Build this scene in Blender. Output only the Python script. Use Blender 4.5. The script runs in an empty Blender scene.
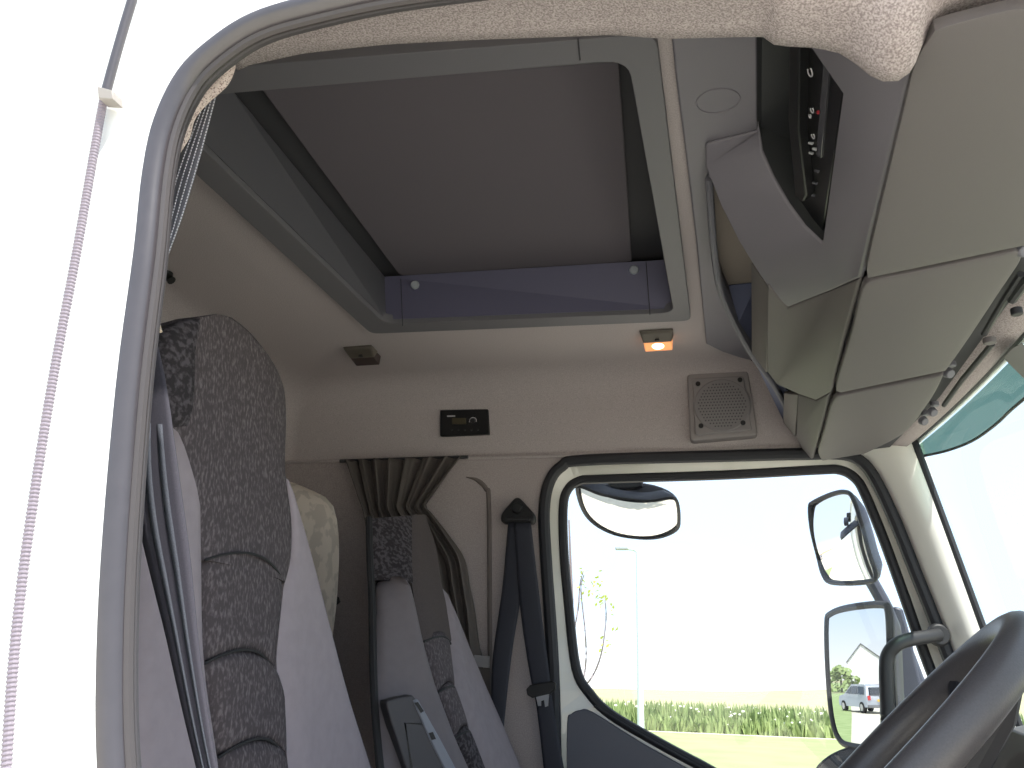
import bpy, bmesh, math, random
import numpy as np
from mathutils import Vector, Matrix
random.seed(4)
S = bpy.context.scene
COL = S.collection

# ------------------------------------------------------------------ camera
F = 850.0                                     # focal length in pixels of the 1024x768 frame
def nrm(v):
    v = np.array(v, float); return v/np.linalg.norm(v)
dY = nrm((219, -298, -F)); hz = np.array((1, -.03, 0.))
Zc = nrm(np.cross(hz, dY)); Zc = Zc if Zc[1] > 0 else -Zc
Xc = np.cross(dY, Zc)
R = np.array([Xc, dY, Zc])
C = np.array((0, 0, 2.3))
cam = bpy.data.cameras.new('camera'); camo = bpy.data.objects.new('camera', cam); COL.objects.link(camo)
M = Matrix(R.tolist()).to_4x4(); M.translation = Vector(C); camo.matrix_world = M
cam.sensor_width = 36; cam.lens = F/1024*36; cam.clip_start = .02; cam.clip_end = 2000
S.camera = camo
# ------------------------------------------------------------------ world, sun, exposure
S.view_settings.view_transform = 'Standard'; S.view_settings.look = 'None'
S.view_settings.gamma = 1; S.view_settings.use_curve_mapping = False
S.view_settings.exposure = -0.08
w = bpy.data.worlds.new('sky'); S.world = w; w.use_nodes = True
nt = w.node_tree; nt.nodes.clear()
tc = nt.nodes.new('ShaderNodeTexCoord'); sx = nt.nodes.new('ShaderNodeSeparateXYZ'); rp = nt.nodes.new('ShaderNodeValToRGB')
bg = nt.nodes.new('ShaderNodeBackground'); wo = nt.nodes.new('ShaderNodeOutputWorld')
nt.links.new(tc.outputs['Generated'], sx.inputs[0]); nt.links.new(sx.outputs[2], rp.inputs[0])
nt.links.new(rp.outputs[0], bg.inputs[0]); nt.links.new(bg.outputs[0], wo.inputs[0])
rp.color_ramp.elements[0].position = 0.0; rp.color_ramp.elements[0].color = (1, 1, 1, 1)
rp.color_ramp.elements[1].position = .35; rp.color_ramp.elements[1].color = (.62, .74, .92, 1)
e = rp.color_ramp.elements.new(.07); e.color = (.67, .82, 1, 1)
bg.inputs[1].default_value = 1.75
sun = bpy.data.lights.new('sun', 'SUN'); sun.energy = 8.0; sun.angle = .01; sun.color = (1, .96, .9)
suno = bpy.data.objects.new('sun', sun); COL.objects.link(suno)
suno.rotation_euler = Vector((.50, -.40, 1.2)).to_track_quat('Z', 'Y').to_euler()
S.cycles.max_bounces = 10; S.cycles.diffuse_bounces = 6; S.cycles.glossy_bounces = 5
S.cycles.transparent_max_bounces = 16; S.cycles.use_denoising = True
S.cycles.sample_clamp_indirect = 6

# ------------------------------------------------------------------ projection of measured points onto the planes they lie on
def ray(px, py): return R @ nrm((px-512, 384-py, -F))
def Yp(px, py, v): d = ray(px, py); return C + d*(v-C[1])/d[1]
def Xp(px, py, v): d = ray(px, py); return C + d*(v-C[0])/d[0]
def Zp(px, py, v): d = ray(px, py); return C + d*(v-C[2])/d[2]
def Pp(px, py, p0, n):
    d = ray(px, py); n = np.array(n, float); return C + d*np.dot(np.array(p0)-C, n)/np.dot(d, n)
def Ys(pts, v): return [Yp(a, b, v) for a, b in pts]
def Zs(pts, v): return [Zp(a, b, v) for a, b in pts]
def Ps(pts, p0, n): return [Pp(a, b, p0, n) for a, b in pts]
def spline(pts, n=6, closed=False):
    P = [np.array(p, float) for p in pts]; out = []; m = len(P)
    rng = range(m) if closed else range(m-1)
    for i in rng:
        if closed: a, b, c, d = P[i-1], P[i], P[(i+1) % m], P[(i+2) % m]
        else: a, b, c, d = P[max(i-1, 0)], P[i], P[i+1], P[min(i+2, m-1)]
        for k in range(n):
            t = k/n
            out.append(.5*((2*b)+(c-a)*t+(2*a-5*b+4*c-d)*t*t+(3*b-a-3*c+d)*t**3))
    if not closed: out.append(P[-1])
    return out
def resample(pts, n):
    P = np.array(pts, float); L = np.r_[0, np.cumsum(np.linalg.norm(np.diff(P, axis=0), axis=1))]
    s = np.linspace(0, L[-1], n)
    return [np.array([np.interp(v, L, P[:, k]) for k in range(P.shape[1])]) for v in s]

# ------------------------------------------------------------------ materials
def lin(c):
    return tuple(((x/255)/12.92 if x/255 <= .04045 else ((x/255+.055)/1.055)**2.4) for x in c)
MATS = {}
def mat(name, rgb, rough=.6, metal=0., noise=0., nscale=300., bump=0., stretch=(1, 1, 1), spec=.5, dark=None, thr=None, coat=0., wave=None):
    """rgb in display values; optional speckle between rgb and a second colour"""
    if name in MATS: return MATS[name]
    m = bpy.data.materials.new(name); m.use_nodes = True; t = m.node_tree
    b = t.nodes['Principled BSDF']; c = lin(rgb)
    b.inputs['Base Color'].default_value = (*c, 1); b.inputs['Roughness'].default_value = rough
    b.inputs['Metallic'].default_value = metal; b.inputs['Specular IOR Level'].default_value = spec
    b.inputs['Coat Weight'].default_value = coat
    if noise or dark or bump:
        co = t.nodes.new('ShaderNodeTexCoord'); mp = t.nodes.new('ShaderNodeMapping'); nz = t.nodes.new('ShaderNodeTexNoise')
        mp.inputs['Scale'].default_value = stretch; nz.inputs['Scale'].default_value = nscale; nz.inputs['Detail'].default_value = 3
        t.links.new(co.outputs['Object'], mp.inputs[0]); t.links.new(mp.outputs[0], nz.inputs['Vector'])
        r = t.nodes.new('ShaderNodeValToRGB')
        lo, hi = (thr if thr else (.3, .7))
        r.color_ramp.elements[0].position = lo; r.color_ramp.elements[1].position = hi
        if dark: c2 = lin(dark)
        else: c2 = tuple(x*(1-noise) for x in c)
        r.color_ramp.elements[0].color = (*c2, 1)
        r.color_ramp.elements[1].color = (*(c if dark else tuple(min(1, x*(1+noise)) for x in c)), 1)
        t.links.new(nz.outputs[0], r.inputs[0]); t.links.new(r.outputs[0], b.inputs['Base Color'])
        if bump:
            bp = t.nodes.new('ShaderNodeBump'); bp.inputs['Strength'].default_value = bump; bp.inputs['Distance'].default_value = .002
            t.links.new(nz.outputs[0], bp.inputs['Height']); t.links.new(bp.outputs[0], b.inputs['Normal'])
    MATS[name] = m; return m
def glass(name, tint, gl=.06):
    m = bpy.data.materials.new(name); m.use_nodes = True; t = m.node_tree; t.nodes.clear()
    o = t.nodes.new('ShaderNodeOutputMaterial'); mx = t.nodes.new('ShaderNodeMixShader')
    tr = t.nodes.new('ShaderNodeBsdfTransparent'); g = t.nodes.new('ShaderNodeBsdfGlossy');     tr.inputs[0].default_value = (*tint, 1); g.inputs['Roughness'].default_value = 0.02; mx.inputs[0].default_value = gl
    t.links.new(tr.outputs[0], mx.inputs[1]); t.links.new(g.outputs[0], mx.inputs[2])
    t.links.new(mx.outputs[0], o.inputs[0]); return m
def emis(name, rgb, s):
    m = bpy.data.materials.new(name); m.use_nodes = True; b = m.node_tree.nodes['Principled BSDF']
    b.inputs['Base Color'].default_value = (*lin(rgb), 1); b.inputs['Emission Color'].default_value = (*lin(rgb), 1)
    b.inputs['Emission Strength'].default_value = s; return m

m_body = mat('white_paint', (236, 238, 236), .35, coat=.3)
m_door_paint = mat('cream_paint', (225, 224, 214), .22, coat=.6)
m_pillar = mat('pillar_paint', (222, 220, 214), .4)
m_rubber = mat('black_rubber', (40, 41, 46), .55)
m_seal = mat('grey_rubber', (66, 62, 66), .30, noise=.06, nscale=60, spec=.9)
m_seal_lip = mat('grey_rubber_lip', (72, 68, 69), .5)
m_lining = mat('lining_fabric', (182, 173, 173), .95, nscale=420, dark=(136, 127, 127), thr=(.38, .62), bump=.25, spec=.1)
m_ceil = mat('headliner_fabric', (194, 186, 186), .95, nscale=420, dark=(170, 162, 162), thr=(.35, .65), bump=.2, spec=.1)
m_wallfab = mat('wall_fabric', (184, 175, 174), .95, nscale=300, dark=(165, 156, 155), thr=(.35, .65), bump=.15, spec=.1)
m_hatchf = mat('hatch_grey', (108, 107, 112), .5, noise=.03, nscale=800)
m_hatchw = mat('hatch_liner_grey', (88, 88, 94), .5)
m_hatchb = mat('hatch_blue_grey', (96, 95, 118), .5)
m_blind = mat('blind_dark', (98, 93, 99), .9, noise=.08, nscale=500)
m_black = mat('black_plastic', (24, 24, 26), .45)
m_dgrey = mat('dark_grey', (62, 62, 66), .8)
m_cons = mat('console_grey', (124, 121, 129), .5, noise=.04, nscale=1500, bump=.1)
m_consd = mat('console_shelf', (108, 108, 116), .55)
m_bluegrey = mat('blue_grey_liner', (84, 90, 116), .6)
m_flap = mat('flap_grey', (99, 95, 96), .6, noise=.05, nscale=1200, bump=.2)
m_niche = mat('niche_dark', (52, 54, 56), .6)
m_radio = mat('radio_black', (22, 22, 24), .3)
m_metal = mat('bright_metal', (190, 192, 196), .3, metal=1)
m_silver = mat('silver_print', (200, 200, 205), .5)
m_seatd = mat('seat_fabric', (114, 107, 110), .95, nscale=230, dark=(82, 76, 79), thr=(.48, .66), stretch=(1, 1, .4), bump=.2, spec=.1)
m_seatp = mat('seat_pattern_fabric', (86, 81, 85), .95, nscale=110, dark=(54, 51, 53), thr=(.44, .6), bump=.2, spec=.1)
m_velour = mat('seat_velour', (158, 149, 155), .95, noise=.05, nscale=40, spec=.1)
m_velour2 = mat('seat_velour_grey', (120, 114, 117), .95, noise=.04, nscale=40, spec=.1)
m_pipe = mat('seat_piping', (42, 42, 44), .8)
m_beltn = mat('belt_webbing', (44, 46, 56), .7, noise=.08, nscale=300)
m_beltd = mat('belt_webbing_driver', (66, 64, 74), .8, noise=.15, nscale=700)
m_beltl = mat('belt_webbing_ridge', (74, 79, 88), .8, nscale=900, dark=(60, 62, 71), thr=(.4, .6))
m_curt = mat('curtain_cloth', (86, 80, 77), .8, noise=.06, nscale=200)
m_bunk = mat('bunk_fabric', (224, 214, 204), .95, nscale=28, dark=(204, 195, 186), thr=(.47, .53), stretch=(1, 1.6, .6), spec=.1)
m_trim = mat('door_trim_grey', (96, 98, 108), .55, noise=.04, nscale=900)
m_wheel = mat('wheel_leather', (78, 75, 76), .36, noise=.1, nscale=500, bump=.15)
m_dash = mat('dash_plastic', (96, 96, 98), .5, bump=.1, noise=.03, nscale=1000)
m_dashd = mat('dash_dark', (40, 40, 44), .5)
m_mhous = mat('mirror_housing', (58, 62, 78), .45)
m_rim = mat('mirror_rim', (40, 42, 50), .5)
m_tube = mat('handle_plastic', (46, 46, 49), .5)
m_spk = mat('speaker_plastic', (148, 142, 142), .6)
m_mesh = mat('perforated_knit', (214, 200, 194), .9, nscale=480, dark=(150, 130, 126), thr=(.40, .47))
m_strap = mat('strap_webbing', (104, 104, 112), .8)
m_stitch = mat('stitch_white', (205, 205, 215), .8)
m_floor = mat('floor_carpet', (128, 124, 122), .95, noise=.1)
m_mirror = mat('mirror_silver', (205, 209, 211), 0.0, metal=1)
m_mirror2 = mat('mirror_silver_bright', (240, 240, 238), 0.0, metal=1)
m_winglass = glass('window_glass', (.97, .98, .97)); m_wsglass = glass('windshield_glass', (.93, .97, .95))
m_teal = glass('teal_acrylic', (.15, .245, .20))

# ------------------------------------------------------------------ builders
ROOTS = []
def tag(o, label=None, cat=None, group=None, kind=None):
    if label: o['label'] = label
    if cat: o['category'] = cat
    if group: o['group'] = group
    if kind: o['kind'] = kind
    return o
def thing(name, label, cat, group=None):
    o = bpy.data.objects.new(name, None); o.empty_display_size = .05; COL.objects.link(o)
    tag(o, label, cat, group); ROOTS.append(o); return o
def obj(name, verts, faces, m, parent=None, smooth=True, face=None, solid=0, bevel=0, sub=0, segs=2, weld=True, off=-1, ang=35):
    me = bpy.data.meshes.new(name); me.from_pydata([tuple(map(float, v)) for v in verts], [], faces); me.update()
    bm = bmesh.new(); bm.from_mesh(me)
    if weld: bmesh.ops.remove_doubles(bm, verts=bm.verts, dist=1e-6)
    bmesh.ops.recalc_face_normals(bm, faces=bm.faces)
    if face is not None:
        bm.normal_update(); sm = sum((f.normal*f.calc_area() for f in bm.faces), Vector())
        if sm.dot(Vector([float(q) for q in face])) < 0: bmesh.ops.reverse_faces(bm, faces=bm.faces)
    bm.to_mesh(me); bm.free()
    for p in me.polygons: p.use_smooth = smooth
    if smooth: me.set_sharp_from_angle(angle=math.radians(ang))
    ms = m if isinstance(m, (list, tuple)) else [m]
    for q in ms: me.materials.append(q)
    o = bpy.data.objects.new(name, me); COL.objects.link(o); o.parent = parent
    if solid: md = o.modifiers.new('s', 'SOLIDIFY'); md.thickness = solid; md.offset = off
    if bevel: md = o.modifiers.new('b', 'BEVEL'); md.width = bevel; md.segments = segs; md.limit_method = 'ANGLE'; md.angle_limit = math.radians(40)
    if sub: md = o.modifiers.new('u', 'SUBSURF'); md.levels = sub; md.render_levels = sub
    return o
class MB:
    def __init__(s): s.v = []; s.f = []
    def add(s, v, f):
        k = len(s.v); s.v += [tuple(map(float, p)) for p in v]; s.f += [tuple(i+k for i in q) for q in f]; return s
    def box(s, a, b):
        x0, y0, z0 = a; x1, y1, z1 = b
        return s.add([(x0,y0,z0),(x1,y0,z0),(x1,y1,z0),(x0,y1,z0),(x0,y0,z1),(x1,y0,z1),(x1,y1,z1),(x0,y1,z1)],
                     [(0,3,2,1),(4,5,6,7),(0,1,5,4),(1,2,6,5),(2,3,7,6),(3,0,4,7)])
    def prism(s, pts, vec):
        n = len(pts); v = [np.array(p, float) for p in pts]; vec = np.array(vec, float)
        return s.add(v+[p+vec for p in v], [tuple(range(n)), tuple(range(2*n-1, n-1, -1))]+[(i, (i+1) % n, (i+1) % n+n, i+n) for i in range(n)])
    def tube(s, path, r, segs=10, closed=False, up=(0, 0, 1), prof=None):
        P = [np.array(p, float) for p in path]; n = len(P)
        if prof is None: prof = [(math.cos(2*math.pi*k/segs), math.sin(2*math.pi*k/segs)) for k in range(segs)]
        segs = len(prof); vs = []
        for i in range(n):
            a = P[i-1] if (i > 0 or closed) else P[i]; b = P[(i+1) % n] if (i < n-1 or closed) else P[i]
            t = nrm(b-a); u = np.array(up, float); sd = np.cross(t, u)
            if np.linalg.norm(sd) < 1e-3: sd = np.cross(t, (0, 1, 0))
            sd = nrm(sd); u2 = nrm(np.cross(sd, t)); rr = r[i] if isinstance(r, (list, tuple)) else r
            for (c, d) in prof: vs.append(P[i]+sd*c*rr+u2*d*rr)
        fs = []
        for i in range(n if closed else n-1):
            j = (i+1) % n
            for k in range(segs): l = (k+1) % segs; fs.append((i*segs+k, i*segs+l, j*segs+l, j*segs+k))
        if not closed: fs += [tuple(range(segs-1, -1, -1)), tuple((n-1)*segs+k for k in range(segs))]
        return s.add(vs, fs)
    def disc(s, c, n, r, h, seg=24, r2=None):
        n = nrm(n); a = nrm(np.cross(n, (0.3, .2, .9))); b = np.cross(n, a); c = np.array(c, float); r2 = r if r2 is None else r2
        v = [c+r*(a*math.cos(2*math.pi*k/seg)+b*math.sin(2*math.pi*k/seg)) for k in range(seg)]
        v += [c+n*h+r2*(a*math.cos(2*math.pi*k/seg)+b*math.sin(2*math.pi*k/seg)) for k in range(seg)]
        return s.add(v, [tuple(range(seg)), tuple(range(2*seg-1, seg-1, -1))]+[(i, (i+1) % seg, (i+1) % seg+seg, i+seg) for i in range(seg)])
    def build(s, name, m, parent=None, **k): return obj(name, s.v, s.f, m, parent, **k)
def ring_mesh(outer, inner, vec):
    """flat plate with a hole, both loops lists of 3D points; extruded by vec"""
    bm = bmesh.new(); vec = Vector([float(x) for x in vec])
    es = []
    for loop in (outer, inner):
        vs = [bm.verts.new([float(x) for x in p]) for p in loop]
        es += [bm.edges.new((vs[i], vs[(i+1) % len(vs)])) for i in range(len(vs))]
    r = bmesh.ops.triangle_fill(bm, edges=es, use_beauty=True, use_dissolve=False)
    fs = [g for g in r['geom'] if isinstance(g, bmesh.types.BMFace)]
    if vec.length > 0:
        ex = bmesh.ops.extrude_face_region(bm, geom=fs)
        bmesh.ops.translate(bm, vec=vec, verts=[g for g in ex['geom'] if isinstance(g, bmesh.types.BMVert)])
    bm.verts.index_update(); bm.faces.ensure_lookup_table()
    v = [tuple(q.co) for q in bm.verts]; f = [tuple(x.index for x in q.verts) for q in bm.faces]; bm.free()
    return v, f
def plate(outer, inner, vec, name, m, parent=None, **k):
    v, f = ring_mesh(outer, inner, vec); return obj(name, v, f, m, parent, **k)
def loft(L, Rr, n, bulge=.02, thick=.04, st=16, cr=10, ends=True, p=4, folds=None, name=None, m=None, parent=None, crown=0., **k):
    """cushion between a left and a right edge; n = outward normal of its front"""
    L = resample(L, st); Rr = resample(Rr, st); n = nrm(n); vs = []; fs = []
    for i in range(st):
        u = i/(st-1); e = 1-abs(2*u-1)**p if ends else 1.0
        e = max(e, 0)**.5
        for j in range(cr+1):
            t = j/cr; c = (1-abs(2*t-1)**p)**.5
            o = bulge*e*c
            if folds: o += folds[0]*math.sin(t*folds[1]*2*math.pi+folds[2]*u*6)*c*(.6+.4*u)
            vs.append(L[i]*(1-t)+Rr[i]*t+n*o)
        for j in range(cr+1):
            t = 1-j/cr; c = (1-abs(2*t-1)**p)**.5
            o = -thick*e*c
            if folds: o = folds[0]*math.sin(t*folds[1]*2*math.pi+folds[2]*u*6)*c*(.6+.4*u)-thick
            vs.append(L[i]*(1-t)+Rr[i]*t+n*o)
    w = 2*(cr+1)
    for i in range(st-1):
        for j in range(w): l = (j+1) % w; fs.append((i*w+j, i*w+l, (i+1)*w+l, (i+1)*w+j))
    for i in (0, st-1):
        for j in range(cr): a = i*w+j; b = i*w+j+1; c_ = i*w+w-2-j; d = i*w+w-1-j; fs.append((a, b, c_, d))
    return obj(name, vs, fs, m, parent, ang=50, **k)
def struct(o, label=None): o['kind'] = 'structure'; return o

NEAR, FAR, CEIL, REAR = .72, 2.75, 3.30, -1.56
# ================================================================== SETTING
# --- near side skin with door opening and its seal
near_px = [(124, 900), (119, 800), (115, 700), (119, 560), (133, 384), (149, 256), (157, 177), (168, 125), (190, 80), (221, 50), (258, 27), (310, 11), (398, -8), (535, -26), (700, -42), (900, -56)]
near_loop = [Yp(a, b, NEAR) for a, b in near_px]
zt = near_loop[-1][2]
near_loop += [np.array(q, float) for q in [(.45, NEAR, zt-.03), (.60, NEAR, zt-.12), (.72, NEAR, 2.55), (.82, NEAR, 2.1), (.85, NEAR, 1.5), (.80, NEAR, 1.18), (.5, NEAR, 1.1), (-.3, NEAR, 1.1), (-.46, NEAR, 1.2), (-.49, NEAR, 1.5), (-.505, NEAR, 1.8), (-.515, NEAR, 1.97)]]
near_loop = spline(near_loop, 5, True)
cen = np.mean(near_loop, axis=0)
def inset(loop, d, dy=0):
    out = []; n = len(loop)
    for i in range(n):
        t = nrm(loop[(i+1) % n]-loop[i-1]); s = np.cross(t, (0, 1, 0))
        if np.dot(s, cen-loop[i]) < 0: s = -s
        out.append(loop[i]+s*d+np.array((0, dy, 0)))
    return out
outer = [(x, NEAR-.014, z) for x, z in [(-1.75, .9), (1.15, .9), (1.1, 2.0), (.72, 3.1), (.45, 3.5), (-1.75, 3.5)]]
hole = inset(near_loop, -.006, -.014)
struct(plate(outer, hole, (0, .012, 0), 'wall_near', m_body, smooth=False))
seal = thing('door_seal', 'grey rubber seal lining the rounded edge of the open near door opening', 'door seal')
prof = [(math.cos(a)*1.0, math.sin(a)*.9) for a in np.linspace(0, 2*math.pi, 14, endpoint=False)]
MB().tube(inset(near_loop, -.006), .0160, closed=True, up=(0, 1, 0), prof=prof).build('seal_bulb', m_seal, seal)
MB().tube(inset(near_loop, .010, .004), .006, closed=True, segs=8, up=(0, 1, 0)).build('seal_lip', m_seal_lip, seal)
MB().tube(inset(near_loop, .000, .014), .0115, closed=True, segs=10, up=(0, 1, 0)).build('seal_base', mat('grey_rubber_base', (74, 71, 74), .55), seal)
# strip on the outer skin
hose = thing('door_edge_trim', 'smooth sleeve running into a thin ribbed hose down the white outer side', 'trim')
sl = [Yp(a, b, .692) for a, b in [(140, -25), (126, 20), (114, 62), (106, 92)]]
MB().tube(spline(sl, 6), .0058, segs=12).build('sleeve', m_seal, hose)
hp = resample(spline([Yp(a, b, .697) for a, b in [(104, 97), (91, 170), (76, 256), (60, 340), (46, 420), (32, 510), (21, 590), (12, 680), (5, 790)]], 8), 720)
MB().tube(hp, [.0050 if (i//2) % 2 else .0041 for i in range(720)], segs=10).build('ribbed_hose', mat('hose_grey', (138, 130, 140), .5), hose)
MB().prism(Ys([(97, 86), (112, 90), (113, 99), (98, 98)], .684), (0, .018, 0)).build('clip', mat('clip_grey', (150, 145, 140), .6), hose, bevel=.001)

# --- near header lining
S_px = [(232, 68), (240, 63), (300, 50), (383, 41), (480, 36), (590, 32), (610, 31), (665, 35), (740, 33), (765, 33), (778, 42), (820, 44), (845, 50), (862, 62), (880, 77), (895, 79), (908, 75), (917, 50), (934, 28), (962, 17), (1030, 8), (1110, 2)]
S_px = [tuple(p) for p in resample(S_px, 70)]
low = [Yp(a, b, .84) for a, b in S_px]
vs = []
for q in low:
    up = max(min(zt, 2.6+(q[0]+.62)*2.2 if q[0] < -.5 else zt), 2.9)
    vs += [(q[0], NEAR+.008, max(up, q[2]-.03)), (q[0], .775, (max(up, q[2])*.45+q[2]*.55)-.004), (q[0], .825, q[2]-.0), (q[0], .85, q[2]+.008), (q[0], .865, q[2]+.03), (q[0], .88, CEIL+.01)]
fs = []
for i in range(len(low)-1):
    for j in range(5): a = i*6+j; fs.append((a, a+1, a+7, a+6))
struct(obj('trim_1', vs, fs, m_lining, ang=80, solid=.004, face=(0, -1, -1)))

# --- ceiling shell with cove to the rear and far walls, hatch hole
X0, X1, Y0, Y1 = REAR, .56, .86, FAR
hx0, hx1, hy0, hy1 = -1.02, -.09, 1.13, 2.285
def rrect(x0, x1, y0, y1, r, n):
    pts = []
    for (cx, cy, a0) in [(x1-r, y1-r, 0), (x0+r, y1-r, 90), (x0+r, y0+r, 180), (x1-r, y0+r, 270)]:
        for k in range(n+1): a = math.radians(a0+90*k/n); pts.append((cx+r*math.cos(a), cy+r*math.sin(a)))
    return pts
N = 8
rings = [[(x, y, CEIL) for x, y in rrect(hx0, hx1, hy0, hy1, .03, N)]]
r = .12
for k in range(7):
    a = math.radians(90*k/6); ins = r*(1-math.sin(a))
    rings.append([(x, y, CEIL-r*(1-math.cos(a))) for x, y in rrect(X0+ins, X1, Y0, Y1-ins*1.0, .06+ins, N)])
rings.append([(x, y, 3.005) for x, y in rrect(X0-.012, X1, Y0, Y1+.012, .06, N)])
vs = []; fs = []; K = len(rings[0])
for rg in rings: vs += rg
for i in range(len(rings)-1):
    for j in range(K): l = (j+1) % K; fs.append((i*K+j, i*K+l, (i+1)*K+l, (i+1)*K+j))
fs = [f for f in fs if not all(vs[q][1] < Y0+.02 for q in f) and not all(vs[q][0] > X1-.02 for q in f)]
struct(obj('ceiling', vs, fs, m_ceil, ang=80))
# outer roof, so that no sky comes in from above
struct(MB().box((-1.75, NEAR-.02, 3.5), (.5, 2.95, 3.54)).build('trim_2', m_body, smooth=False))
struct(MB().box((-1.75, NEAR-.06, .9), (-1.70, 2.95, 3.5)).build('trim_3', m_body, smooth=False))
# rear wall lining below the ceiling
struct(MB().box((REAR-.05, NEAR, 1.1), (REAR, FAR+.05, 3.02)).build('wall_rear', m_wallfab, smooth=False))
struct(MB().box((REAR-.05, NEAR-.02, 1.0), (1.1, FAR+.1, 1.1)).build('floor', m_floor, smooth=False))
# far wall lining with door opening
out_px = [(556, 800), (553, 668), (546, 560), (544, 512), (549, 483), (562, 466), (585, 460), (724, 456), (801, 454), (843, 454), (862, 462), (876, 480), (895, 520), (915, 570), (935, 620), (955, 672), (985, 740), (1010, 800)]
far_out = [Yp(a, b, FAR) for a, b in out_px]
far_out += [np.array(q, float) for q in [(.86, FAR, 1.6), (.8, FAR, 1.25), (.2, FAR, 1.2), (-.4, FAR, 1.2), (-.5, FAR, 1.3)]]
far_out = spline(far_out, 5, True)
rect = [(REAR-.02, FAR, 1.1), (1.05, FAR, 1.1), (1.0, FAR, 2.1), (.62, FAR, 3.02), (.5, FAR, 3.3), (.3, FAR, 3.32), (REAR-.02, FAR, 3.02)]
rect = [(REAR-.02, FAR+.002, 1.1), (.94, FAR+.002, 1.1), (.785, FAR+.002, 2.0), (.573, FAR+.002, 3.02), (REAR-.02, FAR+.002, 3.02)]
struct(plate(rect, far_out, (0, .03, 0), 'wall_far', m_wallfab, smooth=False))
rect2 = [(x*1.0-.05 if x < 0 else x+.0, 2.88, z+(.48 if z > 3 else -.2 if z < 1.2 else 0)) for x, y, z in rect]
struct(plate(rect2, [p+np.array((0, .13, 0)) for p in far_out], (0, .03, 0), 'trim_4', m_body, smooth=False))
sealf = thing('door_seal', 'black rubber seal around the far door frame on its cab side', 'door seal')
MB().tube(far_out, .020, closed=True, segs=10, up=(0, 1, 0)).build('seal_bulb', m_rubber, sealf)
# seam between upper side panel and lining
struct(MB().tube([(REAR, FAR-.004, 3.012), (-1.28, FAR-.004, 3.012), (-.62, FAR-.004, 3.005), (.3, FAR-.004, 3.0)], .006, segs=6).build('trim_5', m_ceil))
# lower edge shadow line of header above the door
# B pillar rib; its dark colour stands in for the shade of a groove
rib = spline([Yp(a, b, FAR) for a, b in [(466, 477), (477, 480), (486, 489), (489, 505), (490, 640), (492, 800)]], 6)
struct(MB().tube(rib, [.001+.007*min(1, i/8) for i in range(len(rib))], segs=10, up=(0, 1, 0)).build('trim_6', mat('rib_groove_shade', (112, 104, 101), .95)))

# --- far door
door = bpy.data.objects.new('door_1', None); COL.objects.link(door); struct(door); ROOTS.append(door)
in_px = [(576, 668), (568, 600), (564, 555), (563, 510), (567, 491), (579, 481), (602, 479), (724, 475), (815, 470), (840, 470), (856, 479), (866, 496), (884, 540), (905, 598), (925, 655), (950, 720), (975, 790)]
bot = [(900, 830), (770, 800), (700, 765), (650, 738), (610, 714), (590, 694)]
far_in = spline([Yp(a, b, FAR+.05) for a, b in in_px+bot], 5, True)
door_out = [p+np.array((0, .03, 0)) for p in far_out]
door_out = [p+(np.array((cen[0]+.1, p[1], 2.2))-p)*.004 for p in door_out]
plate(door_out, far_in, (0, .035, 0), 'door_frame', m_door_paint, door, smooth=False, bevel=.006, segs=3)
sw = thing('window_seal', 'thin dark rubber window seal round the glass of the far door', 'window seal')
MB().tube(far_in, .016, closed=True, segs=10, up=(0, 1, 0)).build('rubber', m_rubber, sw)
g = MB(); g.add([p+np.array((0, .012, 0)) for p in far_in], [tuple(range(len(far_in)))])
win = struct(g.build('window_1', m_winglass, None, smooth=False))
tp = [(567, 800), (567, 724), (571, 714), (580, 710), (592, 712), (640, 742), (705, 778), (760, 806), (960, 840), (960, 900), (570, 900)]
MB().prism([Yp(a, b, FAR+.03) for a, b in spline(tp, 4, True)], (0, .05, 0)).build('door_trim_panel', m_trim, door, bevel=.01, segs=4)
MB().tube([Yp(a, b, FAR+.02) for a, b in spline([(594, 706), (640, 734), (705, 770), (760, 798)], 4)], .004, segs=6).build('belt_strip', m_rubber, door)

# --- A pillar far, windshield, header
def wsX(z, y):  # windshield surface
    t = (y-FAR)/(2.03)
    return .574+(3.0-z)*.21+.06*(1-(2*t+1)**2)*1.0
pil_px_l = [(850, 452), (866, 462), (880, 481), (899, 520), (919, 570), (939, 620), (959, 672), (989, 740), (1010, 800)]
pil_px_r = [(912, 430), (914, 442), (926, 473), (945, 524), (966, 583), (986, 640), (1006, 695), (1030, 760), (1050, 820)]
Lp = [Yp(a, b, FAR-.004) for a, b in pil_px_l]; Rp = [Yp(a, b, 2.70) for a, b in pil_px_r]
Lp = spline(Lp, 4); Rp = spline(Rp, 4); vs = []; fs = []; nn = 8
for a, b in zip(Lp, Rp):
    for j in range(nn+1):
        t = j/nn; vs.append(a*(1-t)+b*t+np.array((-.0, -.035*math.sin(math.pi*t)**.8, 0)))
for i in range(len(Lp)-1):
    for j in range(nn): a = i*(nn+1)+j; fs.append((a, a+1, a+nn+2, a+nn+1))
struct(obj('trim_7', vs, fs, m_pillar, solid=.01, ang=80, face=(0, -1, 0)))
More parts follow.
